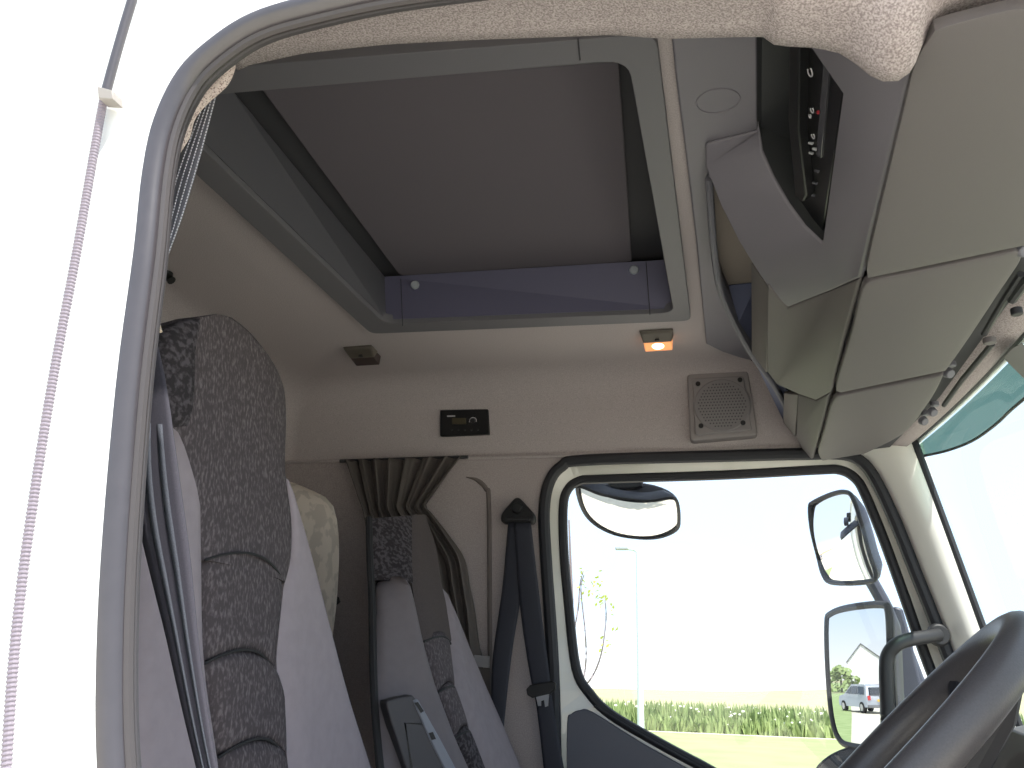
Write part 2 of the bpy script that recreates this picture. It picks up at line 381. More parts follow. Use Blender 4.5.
# windshield glass
vs = []; fs = []; a, b = 24, 10
for i in range(a+1):
    y = .76+(2.70-.76)*i/a
    for j in range(b+1):
        z = 3.01-(3.01-1.95)*j/b; vs.append((wsX(z, y), y, z))
for i in range(a):
    for j in range(b): k = i*(b+1)+j; fs.append((k, k+1, k+b+2, k+b+1))
struct(obj('window_2', vs, fs, m_wsglass, ang=80))
fr = [(wsX(3.01, .76+1.94*i/a)-.004, .76+1.94*i/a, 3.01) for i in range(a+1)]+[(wsX(3.01-.105*j, 2.70)-.004, 2.70, 3.01-.105*j) for j in range(1, 11)]
struct(MB().tube(fr, .012, segs=8, up=(1, 0, 1)).build('trim_8', m_rubber))
struct(MB().tube([(wsX(2.18, .76+1.94*i/a)-.01, .76+1.94*i/a, 2.18) for i in range(a+1)], .014, segs=8, up=(1, 0, 1)).build('trim_9', m_rubber))
# header between flaps and windshield
vs = []; fs = []
for i in range(a+1):
    y = .80+(2.73-.80)*i/a; x = wsX(3.01, y)
    vs += [(x-.008, y, 3.0), (x-.03, y, 2.985), (x-.075, y, 2.99), (x-.13, y, 3.02), (x-.3, y, 3.06)]
for i in range(a):
    for j in range(4): k = i*5+j; fs.append((k, k+1, k+6, k+5))
struct(obj('trim_10', vs, fs, m_lining, ang=80, solid=.006, face=(0, 0, -1)))
vs = []; fs = []
for i in range(a+1):
    y = .70+(2.9-.70)*i/a; x = wsX(3.01, min(max(y, .76), 2.7))
    vs += [(x+.01, y, 3.0), (x-.03, y, 3.2), (x-.14, y, 3.52)]
for i in range(a):
    for j in range(2): k = i*3+j; fs.append((k, k+1, k+4, k+3))
struct(obj('trim_11', vs, fs, m_body, ang=80, solid=.01, off=0))
# lower front panel (below the windshield)
struct(MB().box((.80, NEAR, 1.1), (.84, 2.8, 2.1)).build('wall_front', m_dashd, smooth=False))

# ================================================================== ROOF HATCH
hat = thing('roof_hatch', 'square recessed roof hatch with grey frame and dark closed blind', 'roof hatch')
fo_px = [(196, 176), (370, 333), (384, 334), (690, 321), (657, 42), (650, 38), (576, 38), (236, 66), (224, 72)]
fi_px = [(205, 150), (384, 320), (404, 328), (668, 313), (672, 308), (624, 70), (612, 60), (560, 61), (222, 95)]
out3 = spline(Zs([(190, 170), (372, 333), (690, 321), (656, 40), (236, 64)], 3.282), 1, True)
def rq(c, r=.03, n=5):   # round the corners of a polygon
    out = []; m = len(c)
    for i in range(m):
        a, b, d = map(lambda q: np.array(q, float), (c[i-1], c[i], c[(i+1) % m]))
        p = b+nrm(a-b)*r; q = b+nrm(d-b)*r
        for k in range(n+1): t = k/n; out.append(p*(1-t)**2+b*2*t*(1-t)+q*t*t)
    return out
zq = lambda pts, z: [Zp(a, b, z) for a, b in pts]
fo = rq(zq([(90, 78), (656, 34), (691, 321), (371, 334)], 3.276))
fi = rq(zq([(152, 100), (628, 60), (674, 313), (385, 324)], 3.276), .045)
plate(fo, fi, (0, 0, .028), 'frame', m_hatchf, hat, bevel=.006, segs=3)
c0 = [tuple(q[:2]) for q in zq([(152, 100), (628, 60), (674, 313), (385, 324)], 3.276)]
c1 = [tuple(q[:2]) for q in zq([(226, 84), (646, 58), (666, 260), (384, 277)], 3.425)]
def wall(name, i, m, z0=3.29, z1=3.425):
    j = (i+1) % 4
    vs = [(*c0[i], z0), (*c0[j], z0), (*c1[j], z1), (*c1[i], z1)]
    return obj(name, vs, [(0, 1, 2, 3)], m, hat, smooth=False, solid=.006, off=0)
wall('side_panel', 0, m_hatchw); wall('side_panel', 1, m_dgrey); wall('side_panel', 3, m_hatchw)
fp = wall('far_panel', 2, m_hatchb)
# seams, raised clip buttons on the far panel
def onfar(px, py):
    a = np.array((*c0[2], 3.29)); n = np.cross(np.array((*c0[3], 3.29))-a, np.array((*c1[2], 3.425))-a); n = nrm(n)
    if n[1] > 0: n = -n
    return Pp(px, py, a, n), n
for (x0, y0, x1, y1) in [(401, 279, 403, 326), (646, 262, 650, 315)]:
    p, n = onfar(x0, y0); q, _ = onfar(x1, y1)
    MB().tube([p+n*.003, q+n*.003], .0012, segs=6).build('panel_seam', m_dgrey, hat)
for (x, y) in [(415, 285), (634, 270)]:
    p, n = onfar(x, y); MB().disc(p, n, .014, .007, r2=.011).build('clip_button', mat('clip_button', (158, 164, 172), .5), hat, bevel=.001)
p = Pp(291, 214, (-1.0, 1.5, 3.29), (-135, 0, -73)) if False else None
MB().tube([Zp(578, 39, 3.274), Zp(580, 60, 3.274)], .0012, segs=6).build('panel_seam', m_dgrey, hat)
# blind: dark cloth quad, plus a dark plate standing in for wall shade around it
q1 = [Zp(*q, 3.428) for q in [(400, 276), (632, 263), (619, 66), (262, 90)]]
gk = [(-1.02, 1.15, 3.45), (-.06, 1.15, 3.45), (-.06, 2.3, 3.45), (-1.02, 2.3, 3.45)]
MB().prism(gk, (0, 0, .01)).build('shade_plate', m_dgrey, hat, smooth=False)
yn = 1.17
bl = [q1[0], q1[1], q1[1]+(q1[2]-q1[1])*1.1, q1[0]+(q1[3]-q1[0])*1.1]
MB().prism(rq(bl, .02, 3), (0, 0, .012)).build('blind', m_blind, hat, bevel=.002)

# ================================================================== CEILING LAMPS
def lamp(x0, y0, s, lit, label):
    t = thing('reading_lamp', label, 'lamp', None)
    c = Zp(x0, y0, CEIL-.001)
    w_, l_ = .052*s, .04*s
    F6 = [(0, 3, 2, 1), (4, 5, 6, 7), (0, 1, 5, 4), (1, 2, 6, 5), (2, 3, 7, 6), (3, 0, 4, 7)]
    A = [(-w_, -l_, 0), (w_, -l_, 0), (w_*.95, l_*.5, 0), (-w_*.95, l_*.5, 0)]
    B = [(-w_*.9, -l_*.9, -.010), (w_*.9, -l_*.9, -.010), (w_*.82, l_*.2, -.026), (-w_*.82, l_*.2, -.026)]
    MB().add([c+np.array(p) for p in A+B], F6).build('housing', mat('lamp_housing', (92, 86, 78), .5), t, bevel=.004)
    A = [(-w_*.86, l_*.2, -.001), (w_*.86, l_*.2, -.001), (w_*.84, l_*1.5, -.001), (-w_*.84, l_*1.5, -.001)]
    B = [(-w_*.8, l_*.2, -.026), (w_*.8, l_*.2, -.026), (w_*.80, l_*1.45, -.034), (-w_*.80, l_*1.45, -.034)]
    ln = MB().add([c+np.array(p) for p in A+B], F6).build('lens', emis('lamp_lens_lit', (255, 172, 110), .75) if lit else mat('lamp_lens_dark', (70, 60, 58), .25), t, bevel=.003)
    d = c+np.array((0, -l_*.1, -.022))
    MB().box(d-np.array((.006, .006, .004)), d+np.array((.006, .006, .004))).build('switch', m_black, t, bevel=.001)
    if lit:
        MB().disc(c+np.array((0, l_*.75, -.0285)), (0, -.1, -1), .020, .004, 18, .014).build('bulb_glow', emis('bulb_glow', (255, 236, 196), 4), ln)
    return t
lamp(657, 334, 1.0, True, 'lit ceiling reading lamp with orange lens by hatch corner')
lamp(362, 350, 1.0, False, 'unlit dark ceiling reading lamp behind the seats by hatch corner')

# ================================================================== CONTROL PANEL, SPEAKER, COAT HOOK
hc = thing('heater_control', 'small black control panel with display and knob on side lining', 'control panel')
fy = FAR-.014
MB().prism(rq(Ys([(440, 410), (488, 409), (489, 434), (440, 436)], fy+.004), .004, 3), (0, .05, 0)).build('faceplate', m_black, hc, bevel=.002)
MB().prism(Ys([(452, 418), (466, 418), (466, 424), (452, 424)], fy), (0, .006, 0)).build('display', mat('display', (74, 68, 52), .3), hc)
MB().prism(Ys([(447, 415.5), (455, 415.3), (455, 416.5), (447, 416.7)], fy+.001), (0, .004, 0)).build('brand_print', m_silver, hc)
kc = Yp(473, 421, fy+.004)
kb_ = MB().disc(kc, (0, -1, 0), .009, .01, 16, .008).build('knob', mat('knob_black', (48, 48, 50), .4), hc)
MB().tube([kc+np.array((.0125*math.cos(a), -.001, .0125*math.sin(a))) for a in np.linspace(-.3, 3.5, 14)], .0016, segs=5).build('knob_scale', m_silver, kb_)
for i in range(5):
    MB().disc(Yp(452+i*6.5, 430, fy+.004), (0, -1, 0), .0035, .003, 10).build('button', mat('knob_black', (48, 48, 50), .4), hc)

sp = thing('speaker', 'grey square speaker with round perforated grille on the side lining', 'speaker')
sy = FAR-.045
spx = [(687, 373), (748, 370), (758, 435), (690, 441)]
def shrink(pts, k, c=None):
    c = np.mean(np.array(pts, float), axis=0) if c is None else np.array(c); return [tuple(c+(np.array(p)-c)*k) for p in pts]
MB().prism(rq([Yp(a, b, sy+.012) for a, b in spx], .016), (0, .09, 0)).build('surround', m_spk, sp, bevel=.006, segs=3)
MB().prism(rq([Yp(a, b, sy+.002) for a, b in shrink(spx, .84)], .012), (0, .03, 0)).build('bezel', mat('bezel', (140, 135, 136), .6), sp, bevel=.004, segs=3)
gc = Yp(722, 405, sy-.001)
gr = MB().disc(gc+np.array((0, .006, 0)), (0, -1, 0), .092, .006, 40, .086).build('grille', mat('grille_grey', (134, 130, 132), .6), sp)
hl = MB()
for i in range(-9, 10):
    for j in range(-8, 9):
        x = (i+.5*(j % 2))*.0098; z = j*.0088*1.15
        if x*x+z*z < .078**2: hl.disc(gc+np.array((x, -.0006, z)), (0, -1, 0), .0026, .0008, 6)
hl.build('perforations', mat('perforation_dark', (84, 82, 84), .7), gr, smooth=False)
for (x, y) in [(698, 384), (740, 380), (701, 426), (743, 423)]:
    MB().disc(Yp(x, y, sy+.002), (0, -1, 0), .008, .004, 12).build('screw', m_black, sp)

ck = thing('coat_hook', 'dark round coat hook high on the rear lining beside door seal', 'hook')
cp = Xp(164, 272, REAR+.02) ; cp = np.array((REAR+.012, cp[1], cp[2]))
cp = np.array(Pp(164, 272, (REAR+.10, 0, 3.27), (.7, 0, -.7)))
MB().disc(cp, (.7, 0, -.7), .022, .02, 16, .016).build('hook_base', m_black, ck, bevel=.003)
MB().disc(cp+np.array((.014, 0, -.014)), (.7, 0, -.7), .008, .02, 12, .012).build('peg', m_black, ck)
kn = thing('wall_knob', 'small round black knob on rear lining beside bunk end', 'knob')
kp = Yp(336, 601, 2.72)
MB().disc(kp, (.3, -1, 0), .013, .02, 16, .016).build('knob_cap', m_black, kn, bevel=.003)
MB().disc(kp+np.array((-.005, .018, 0)), (.1, 1, 0), .006, .02, 10).build('stem', m_black, kn)

# ================================================================== BUNK, CURTAIN
bk = thing('folded_bunk', 'pale patterned padded bunk end standing upright behind the driver seat', 'bunk')
Lb = [Yp(a, b, 2.45) for a, b in [(262, 480), (258, 560), (256, 660), (256, 800)]]
Rb = [Yp(a, b, 2.62) for a, b in spline([(292, 482), (318, 493), (333, 505), (339, 540), (337, 600), (331, 650), (326, 720), (322, 800)], 3)]
Lb = [Yp(a, b, 2.50) for a, b in [(250, 478), (252, 560), (254, 660), (256, 800)]]
loft(Lb, Rb, (.5, -.8, 0), .03, .07, st=24, name='mattress', m=m_bunk, parent=bk)
MB().box((REAR+.001, 2.15, 1.5), (REAR+.05, 2.73, 2.82)).build('bunk_board', m_wallfab, bk, bevel=.01)

cu = thing('curtain', 'dark grey pleated curtain gathered and tied behind the passenger seat', 'curtain')
Lc = spline([(347, 461), (353, 476), (360, 495), (367, 515), (371, 545), (374, 580), (382, 640), (395, 740)], 4)
Rc = spline([(464, 458), (450, 476), (434, 497), (427, 507), (433, 514), (452, 539), (465, 559), (470, 585), (475, 610), (479, 645), (482, 660), (486, 740)], 4)
L3 = resample([Yp(a, b, 2.69) for a, b in Lc], 60); R3 = resample([Yp(a, b, 2.69) for a, b in Rc], 60)
vs = []; fs = []; cr = 110
for i in range(60):
    u = i/59; wd = np.linalg.norm(R3[i]-L3[i])
    for j in range(cr+1):
        t = j/cr; tt = t+.035*math.sin(5*t+2.5*u)
        am = .017*(1-.35*math.exp(-((u-.2)/.12)**2))*min(1, wd/.18)
        o = am*(math.sin(tt*2*math.pi*7.5+1.1*math.sin(3*u)))+.006*math.sin(tt*2*math.pi*17+2*u)
        p = L3[i]*(1-t)+R3[i]*t; p = p+np.array((0, -.012-o, 0)); vs.append(p)
for i in range(59):
    for j in range(cr): k = i*(cr+1)+j; fs.append((k, k+1, k+cr+2, k+cr+1))
obj('pleated_cloth', vs, fs, m_curt, cu, ang=180, solid=.002, face=(0, -1, 0))
MB().tube([Yp(340, 461, 2.70), Yp(468, 457, 2.70)], .006, segs=8).build('rail', m_rubber, cu)
MB().prism(Ys([(462, 654), (489, 656), (489, 668), (464, 666)], 2.665), (0, .01, 0)).build('tieback', mat('tieback', (140, 138, 140), .8), cu, bevel=.002)
MB().prism(Ys([(464, 668), (490, 668), (494, 730), (488, 730)], 2.685), (0, .02, 0)).build('lower_cloth', m_curt, cu, bevel=.004)

# ================================================================== SEATS
def onp(pts, p0, n): return [Pp(a, b, p0, n) for a, b in pts]
LEAN = (1, 0, .13)
s1 = thing('driver_seat', 'large near high-back seat in dark patterned cloth with pale side bolsters', 'seat')
p0 = (-.80, 0, 2.8)
Lh = spline([(160, 334), (157, 350), (160, 400), (166, 430), (176, 470), (190, 520), (197, 560)], 4)
Rh = spline([(228, 319), (250, 336), (272, 362), (284, 388), (286, 425), (285, 470), (291, 520), (290, 560), (284, 584)], 4)
Lh = [(205, 316), (176, 319), (163, 330)]+Lh[1:]
Rh = [(207, 316), (218, 317)]+Rh
cushion = loft(onp(Lh, p0, LEAN), onp(Rh, p0, LEAN), LEAN, .018, .09, st=40, cr=14, p=4, ends=False, name='headrest_back', m=m_seatd, parent=s1)
# patterned patch of the headrest's near side
Lq = spline([(186, 318), (166, 328), (158, 350), (160, 400), (166, 428)], 4); Rq = spline([(200, 318), (196, 335), (193, 360), (192, 400), (188, 426)], 4)
loft(onp(Lq, (-.755, 0, 2.8), LEAN), onp(Rq, (-.745, 0, 2.8), LEAN), LEAN, .012, .04, st=20, cr=8, name='headrest_side', m=m_seatp, parent=s1)
def segm(top, botm, left, right, p0, nm, par, bulge=.04, m=None):
    pass
cl = lambda y: np.interp(y, [560, 600, 663, 700, 758, 800, 900], [198, 199, 201, 206, 216, 224, 240])
crr = lambda y: np.interp(y, [560, 584, 620, 660, 673, 700, 757, 800, 900], [290, 284, 281, 276, 277, 285, 287, 290, 300])
def seg(y0l, y0r, y1l, y1r, cl, crr, p0, par, m, bulge=.026, thick=.07, name='back_cushion'):
    n = 12
    L = [(cl(y), y) for y in np.linspace(y0l, y1l, n)]; Rr = [(crr(y), y) for y in np.linspace(y0r, y1r, n)]
    Lw, Rw = onp(L, p0, LEAN), onp(Rr, p0, LEAN); vs = []; fs = []; c = 12; nv = nrm(LEAN); dn = np.array((0, 0, -1.))
    for i in range(n):
        u = i/(n-1)
        for j in range(c+1):
            t = j/c; arch = 4*t*(1-t)*.025*(1 if True else 0)
            e = .8+.2*(1-abs(2*u-1)**4)**.5; q = (1-abs(2*t-1)**4)**.5
            vs.append(Lw[i]*(1-t)+Rw[i]*t+nv*(bulge*e*q-.01)+np.array((0, 0, arch)))
    for i in range(n-1):
        for j in range(c): k = i*(c+1)+j; fs.append((k, k+1, k+c+2, k+c+1))
    return obj(name, vs, fs, m, par, ang=60, solid=thick, face=(1, 0, 0))
seg(560, 583, 663, 672, cl, crr, p0, s1, m_seatd)
seg(664, 674, 757, 757, cl, crr, p0, s1, m_seatd)
seg(759, 759, 880, 880, cl, crr, p0, s1, m_seatd)
def arc3(a, b, p0, rise=.025, off=.002):
    A, B = Pp(*a, p0, LEAN), Pp(*b, p0, LEAN); nv = nrm(LEAN)
    return [A*(1-t)+B*t+nv*(off+.012*math.sin(math.pi*t))+np.array((0, 0, 4*t*(1-t)*rise)) for t in np.linspace(0, 1, 14)]
for a, b in [((199, 561), (278, 582)), ((202, 664), (271, 672)), ((216, 758), (280, 757))]:
    MB().tube(arc3(a, b, p0, .025, .010 if a[1] == 561 else .004), .0022, segs=6).build('seat_piping', m_pipe, s1)
# bolsters
Lf = spline([(100, 424), (105, 480), (112, 560), (118, 650), (130, 768), (140, 880)], 4)
Rf = spline([(186, 422), (192, 433), (197, 465), (199, 560), (202, 663), (216, 757), (235, 880)], 4)
loft(onp([(150, 419), (146, 470), (142, 530), (138, 600), (133, 700), (133, 880)], (-.80, 0, 2.8), LEAN), onp(Rf, (-.80, 0, 2.8), LEAN), LEAN, .012, .08, st=30, cr=12, p=8, name='side_bolster', m=m_velour, parent=s1)
Lr = [(286, 478), (291, 520), (290, 560), (284, 584), (280, 620), (276, 660), (277, 674), (285, 700), (287, 757), (295, 880)]
Rr = [(289, 480), (297, 515), (306, 545), (320, 595), (334, 645), (351, 705), (371, 768), (405, 880)]
loft(onp(Lr, (-.80, 0, 2.8), LEAN), onp(Rr, (-.80, 0, 2.8), LEAN), LEAN, .012, .08, st=30, cr=12, p=4, name='side_bolster', m=m_velour, parent=s1)
# seat cushion and pedestal (below the frame)
MB().box((-.72, .98, 1.72), (-.18, 1.56, 1.88)).build('seat_cushion', m_seatd, s1, bevel=.05, segs=4)
MB().box((-.62, 1.08, 1.11), (-.28, 1.46, 1.73)).build('pedestal', m_black, s1, bevel=.02)
MB().prism([(-.80, 1.0, 1.72), (-.80, 1.55, 1.72), (-.80, 1.5, 2.3), (-.80, 1.05, 2.3)], (-.06, 0, 0)).build('back_shell', m_black, s1, bevel=.02)

s2 = thing('passenger_seat', 'smaller far high-back seat with dark headrest and folded grey armrest', 'seat')
q0 = (-.80, 0, 2.6); LEAN = (1, 0, .32)
cl2 = lambda y: np.interp(y, [520, 577, 600, 641, 671, 693, 738, 765, 900], [408, 411, 414, 423, 431, 438, 455, 467, 520])
cr2 = lambda y: np.interp(y, [520, 545, 590, 600, 642, 692, 729, 765, 900], [424, 434, 441, 444, 450, 455, 467, 480, 530])
Lh = [(cl2(y), y) for y in np.linspace(516, 641, 20)]; Rh = [(cr2(y)+1, y) for y in np.linspace(516, 641, 20)]
loft(onp(Lh, q0, LEAN), onp(Rh, q0, LEAN), LEAN, .012, .08, st=20, cr=10, ends=False, name='headrest_back', m=mat('seat_fabric_plain', (84, 77, 77), .95, noise=.12, nscale=250, spec=.1), parent=s2)
Lq = [(369, 519), (369, 540), (371, 560), (373, 580)]; Rq = [(412, 516), (412, 540), (412, 560), (413, 583)]
loft(onp(Lq, (-.86, 0, 2.6), LEAN), onp(Rq, (-.785, 0, 2.6), LEAN), (.5, -.8, 0), .012, .05, st=14, cr=8, ends=False, name='headrest_side', m=m_seatp, parent=s2)
seg(641, 643, 692, 692, cl2, cr2, q0, s2, m_seatd, .02)
seg(693, 694, 737, 735, cl2, cr2, q0, s2, m_seatd, .02)
seg(738, 737, 800, 800, cl2, cr2, q0, s2, m_seatp, .02)
for a, b in [((423, 642), (450, 644)), ((437, 693), (455, 693)), ((454, 739), (470, 737))]:
    MB().tube(arc3(a, b, q0, .012), .0028, segs=6).build('seat_piping', m_pipe, s2)
Ln = [(376, 584), (375, 600), (376, 650), (377, 707), (382, 768), (386, 800)]
Rn = spline([(400, 576), (409, 583), (414, 600), (423, 641), (431, 671), (438, 693), (455, 738), (467, 765), (483, 800)], 3)
loft(onp([(384, 577)]+Ln, (-.86, 0, 2.6), LEAN), onp(Rn, (-.775, 0, 2.6), LEAN), (.6, -.75, 0), .022, .05, st=30, cr=12, name='side_bolster', m=m_velour2, parent=s2)
MB().tube(onp(spline([(369, 518), (370, 560), (372, 600), (373, 660), (375, 710), (380, 768), (384, 800)], 3), (-.86, 0, 2.6), LEAN), .009, segs=8).build('edge_piping', m_pipe, s2)
Lr = [(442, 588), (444, 600), (450, 642), (455, 692), (467, 729), (480, 765), (492, 795)]
Rr = [(443, 589), (447, 604), (467, 652), (495, 714), (519, 768), (531, 795)]
loft(onp(Lr, (-.80, 0, 2.6), LEAN), [Yp(a, b, y) for (a, b), y in zip(Rr, (2.38, 2.42, 2.50, 2.56, 2.58, 2.58))], LEAN, .022, .08, st=26, cr=10, name='side_bolster', m=mat('seat_velour_far', (142, 134, 139), .95, noise=.05, nscale=40, spec=.1), parent=s2)
MB().box((-.72, 1.95, 1.62), (-.18, 2.5, 1.78)).build('seat_cushion', m_seatd, s2, bevel=.05, segs=4)
MB().box((-.62, 2.05, 1.11), (-.28, 2.4, 1.63)).build('pedestal', m_black, s2, bevel=.02)
MB().box((-.74, 2.02, 1.70), (-.64, 2.46, 2.10)).build('lower_back', m_seatd, s2, bevel=.03, segs=4)
# folded armrest
ar = [(387, 708), (391, 700), (408, 696), (416, 699), (436, 738), (452, 772), (480, 830), (430, 840), (406, 768)]
an = (.6, -.75, 0.); a0 = np.array(Pp(410, 720, (-.80, 0, 2.6), LEAN))+np.array((.02, -.04, 0))
arm = [Pp(a, b, a0, an) for a, b in spline(ar, 3, True)]
arm_ = MB().prism(arm, nrm(an)*-.05).build('armrest', mat('armrest_grey', (72, 71, 75), .6), s2, bevel=.008, segs=3)
edge = [Pp(a, b, a0+nrm(an)*.004, an) for a, b in [(413, 700), (418, 699), (440, 738), (458, 772), (462, 790), (455, 790), (430, 740)]]
MB().prism(edge, nrm(an)*-.02).build('armrest_edge', mat('armrest_edge', (128, 132, 142), .5), arm_, bevel=.003)
MB().prism([Pp(a, b, a0+nrm(an)*.007, an) for a, b in [(415, 703), (418, 702), (424, 711), (421, 713)]], nrm(an)*-.004).build('armrest_catch', m_black, arm_)
MB().prism([Pp(a, b, a0+nrm(an)*.007, an) for a, b in [(429, 733), (433, 732), (436, 739), (432, 740)]], nrm(an)*-.004).build('armrest_catch', m_black, arm_)
MB().tube([Pp(a, b, a0+nrm(an)*.001, an) for a, b in [(422, 724), (405, 723), (412, 768)]], .002, segs=5).build('armrest_seam', m_black, arm_)

# ================================================================== BELTS
b1 = thing('seat_belt', 'blue grey driver seat belt webbing running down beside the near door seal', 'seat belt')
Lw = spline([(150, 318), (141, 384), (134, 460), (138, 520), (151, 578), (165, 634), (182, 710), (196, 768), (215, 850), (250, 1000), (290, 1150)], 4)
Rw = spline([(155, 334), (166, 384), (178, 470), (190, 558), (198, 640), (208, 715), (217, 768), (235, 850), (272, 1000), (312, 1150)], 4)
def band(L, Rr, t0, t1, y0, y1, dy, nm, m, par, th=.0015, st=40, sub=6):
    L = resample(L, st); Rr = resample(Rr, st); vs = []; fs = []
    for i in range(st):
        y = y0+(y1-y0)*i/(st-1)+dy
        a, b = L[i], Rr[i]
        for j in range(sub+1):
            t = t0+(t1-t0)*j/sub; p = a*(1-t)+b*t
            vs.append(Yp(p[0], p[1], y-.002*math.sin(math.pi*j/sub)))
    for i in range(st-1):
        for j in range(sub): k = i*(sub+1)+j; fs.append((k, k+1, k+sub+2, k+sub+1))
    return obj(nm, vs, fs, m, par, solid=th, ang=80, face=(0, -1, 0))
band(Lw, Rw, 0, 1, .84, .93, 0, 'webbing', m_beltd, b1)
band(Lw[6:], Rw[6:], .25, .40, .85, .93, -.002, 'woven_ridge', m_beltl, b1)
band(Lw[6:], Rw[6:], .58, .73, .85, .93, -.002, 'woven_ridge', m_beltl, b1)
MB().tube([Yp(153, 318, .83), Yp(158, 322, .83), Yp(161, 332, .83)], .0018, segs=6).build('guide_edge', mat('guide_beige', (235, 215, 190), .4), b1)

b2 = thing('seat_belt', 'black passenger seat belt hanging from its anchor beside the far door', 'seat belt')
MB().prism([Yp(a, b, 2.66) for a, b in spline([(517, 497), (526, 505), (534, 515), (533, 523), (520, 524), (503, 523), (501, 515), (509, 504)], 3, True)], (0, .03, 0)).build('anchor_loop', m_black, b2, bevel=.006, segs=3)
MB().tube([Yp(a, b, 2.655) for a, b in [(506, 519), (530, 519)]], .006, segs=8).build('loop_bar', mat('knob_black', (48, 48, 50), .4), b2)
MB().disc(Yp(517, 508, 2.66), (0, -1, 0), .02, .012, 18, .016).build('anchor_bolt', m_black, b2, bevel=.002)
def strip(pl, pr_, y, nm, m, par): return band(spline(pl, 3), spline(pr_, 3), 0, 1, y, y, 0, nm, m, par)
strip([(508, 523), (502, 590), (493, 654), (491, 700), (489, 790)], [(531, 523), (522, 590), (511, 660), (503, 735), (498, 790)], 2.645, 'webbing', m_beltn, b2)
strip([(514, 523), (520, 608), (530, 675), (537, 710), (546, 790)], [(531, 523), (540, 600), (549, 671), (554, 712), (568, 790)], 2.638, 'webbing', m_beltn, b2)
tn = thing('belt_tongue', 'metal seat belt buckle tongue hanging on the far belt strap', 'buckle tongue')
MB().prism([Yp(a, b, 2.62) for a, b in [(526, 689), (530, 685), (552, 681), (556, 683), (555, 689), (549, 695), (532, 698), (527, 695)]], (0, .012, 0)).build('tongue_cover', m_black, tn, bevel=.003)
MB().prism([Yp(a, b, 2.618) for a, b in [(536, 697), (549, 694), (548, 706), (545, 707), (544, 700), (541, 701), (541, 706), (538, 706)]], (0, .004, 0)).build('metal_plate', m_metal, tn)

# grab handle on the far pillar
gh = thing('grab_handle', 'black tubular grab handle fixed to the white far windshield pillar', 'handle')
gp = spline([Yp(a, b, y) for a, b, y in [(938, 635, 2.70), (925, 637, 2.66), (908, 640, 2.62), (896, 645, 2.6), (888, 655, 2.6), (886, 670, 2.6), (887, 700, 2.6), (888, 725, 2.6), (891, 750, 2.62), (900, 762, 2.66), (915, 766, 2.71)]], 5)
MB().tube(gp, .0185, segs=14).build('tube', m_tube, gh)
MB().disc(Yp(938, 635, 2.715), (.1, -1, 0), .033, .014, 18, .028).build('mount', m_tube, gh, bevel=.003)

# ================================================================== CORNER CLOTH AND STRAP (near, behind the seal)
kc_ = thing('blind_cloth', 'cream perforated knit cloth tucked behind the curved door seal corner', 'cloth')
Lk = [(236, 54), (218, 64), (200, 82), (184, 106), (172, 135), (164, 165)]
Rk = [(236, 62), (233, 74), (226, 87), (208, 102), (194, 118), (190, 135), (182, 148), (166, 172)]
loft([Yp(a, b, .765) for a, b in spline(Lk, 3)], [Yp(a, b, .775) for a, b in spline(Rk, 3)], (0, -1, 0), .008, .006, st=24, cr=10, name='knit_cloth', m=m_mesh, parent=kc_)
st_ = thing('webbing_strap', 'grey ribbed strap with white stitching slanting down behind door seal', 'strap')
Ls = [(200, 104), (180, 150), (166, 190), (158, 230), (152, 275)]; Rs = [(217, 92), (206, 135), (194, 178), (181, 220), (164, 266)]
wb_ = band(spline(Ls, 4), spline(Rs, 4), 0, 1, .80, .80, 0, 'webbing', m_strap, st_)
for tt in (.30, .52, .74, .97):
    L2 = resample(spline(Ls, 4), 60); R2 = resample(spline(Rs, 4), 60); s_ = MB()
    for i in range(1, 58):
        a = L2[i]*(1-tt)+R2[i]*tt; b = L2[i+1]*(1-tt)+R2[i+1]*tt
        p = Yp(a[0], a[1], .7955); q = Yp(b[0], b[1], .7955); q = p+(q-p)*.6
        s_.tube([p, q], .0008, segs=5)
    s_.build('stitching', m_stitch, wb_)

# ================================================================== OVERHEAD CONSOLE
co = thing('overhead_console', 'grey moulded overhead console with open shelf niches above the windshield', 'console')
plt = Zs([(671, 30), (676, 80), (687, 165), (697, 250), (706, 344), (722, 352), (740, 358), (752, 361)], 3.286)
plt += [np.array((.04, 2.74, 3.286)), np.array((.12, 2.74, 3.286)), np.array((.12, 1.6, 3.286)), Zp(763, 152, 3.286), Zp(758, 120, 3.286), Zp(757, 20, 3.286)]
MB().prism(plt, (0, 0, .016)).build('roof_plate', m_cons, co, bevel=.004)
oc = Zp(718, 101, 3.286)
ov = MB(); n_ = 32
rx, ry = .038, .034
for (k, zz) in [(1, 0), ]:
    ov.tube([oc+np.array((rx*math.cos(t), ry*math.sin(t), -.0005)) for t in np.linspace(0, 2*math.pi, n_, endpoint=False)], .0016, segs=6, closed=True)
ov.build('blanking_cover_rim', m_cons, co)
# named vertices (px, py, height)
V = {}
def v3(name, px, py, z): V[name] = Zp(px, py, z)
zL = 2.97
# L1 line
v3('l0', 925, 12, zL); v3('l1', 912, 75, zL); v3('l2', 887, 175, zL); v3('l3', 862, 277, zL); v3('l4', 846, 335, zL); v3('l5', 832, 391, zL); v3('l6', 822, 430, zL); v3('l7', 813, 458, zL)
# niche right edge
v3('e0', 800, 22, 3.17); v3('e1', 812, 42, 3.15); v3('e2', 846, 92, 3.085); v3('e3', 838, 150, 3.083); v3('e4', 824, 242, 3.08)
# niche left edge / beam upper edge
v3('n0', 758, 22, 3.283); v3('n1', 757, 60, 3.283); v3('n2', 758, 120, 3.283); v3('n3', 763, 150, 3.26); v3('n4', 774, 175, 3.215); v3('n5', 790, 203, 3.165); v3('n6', 806, 225, 3.12)
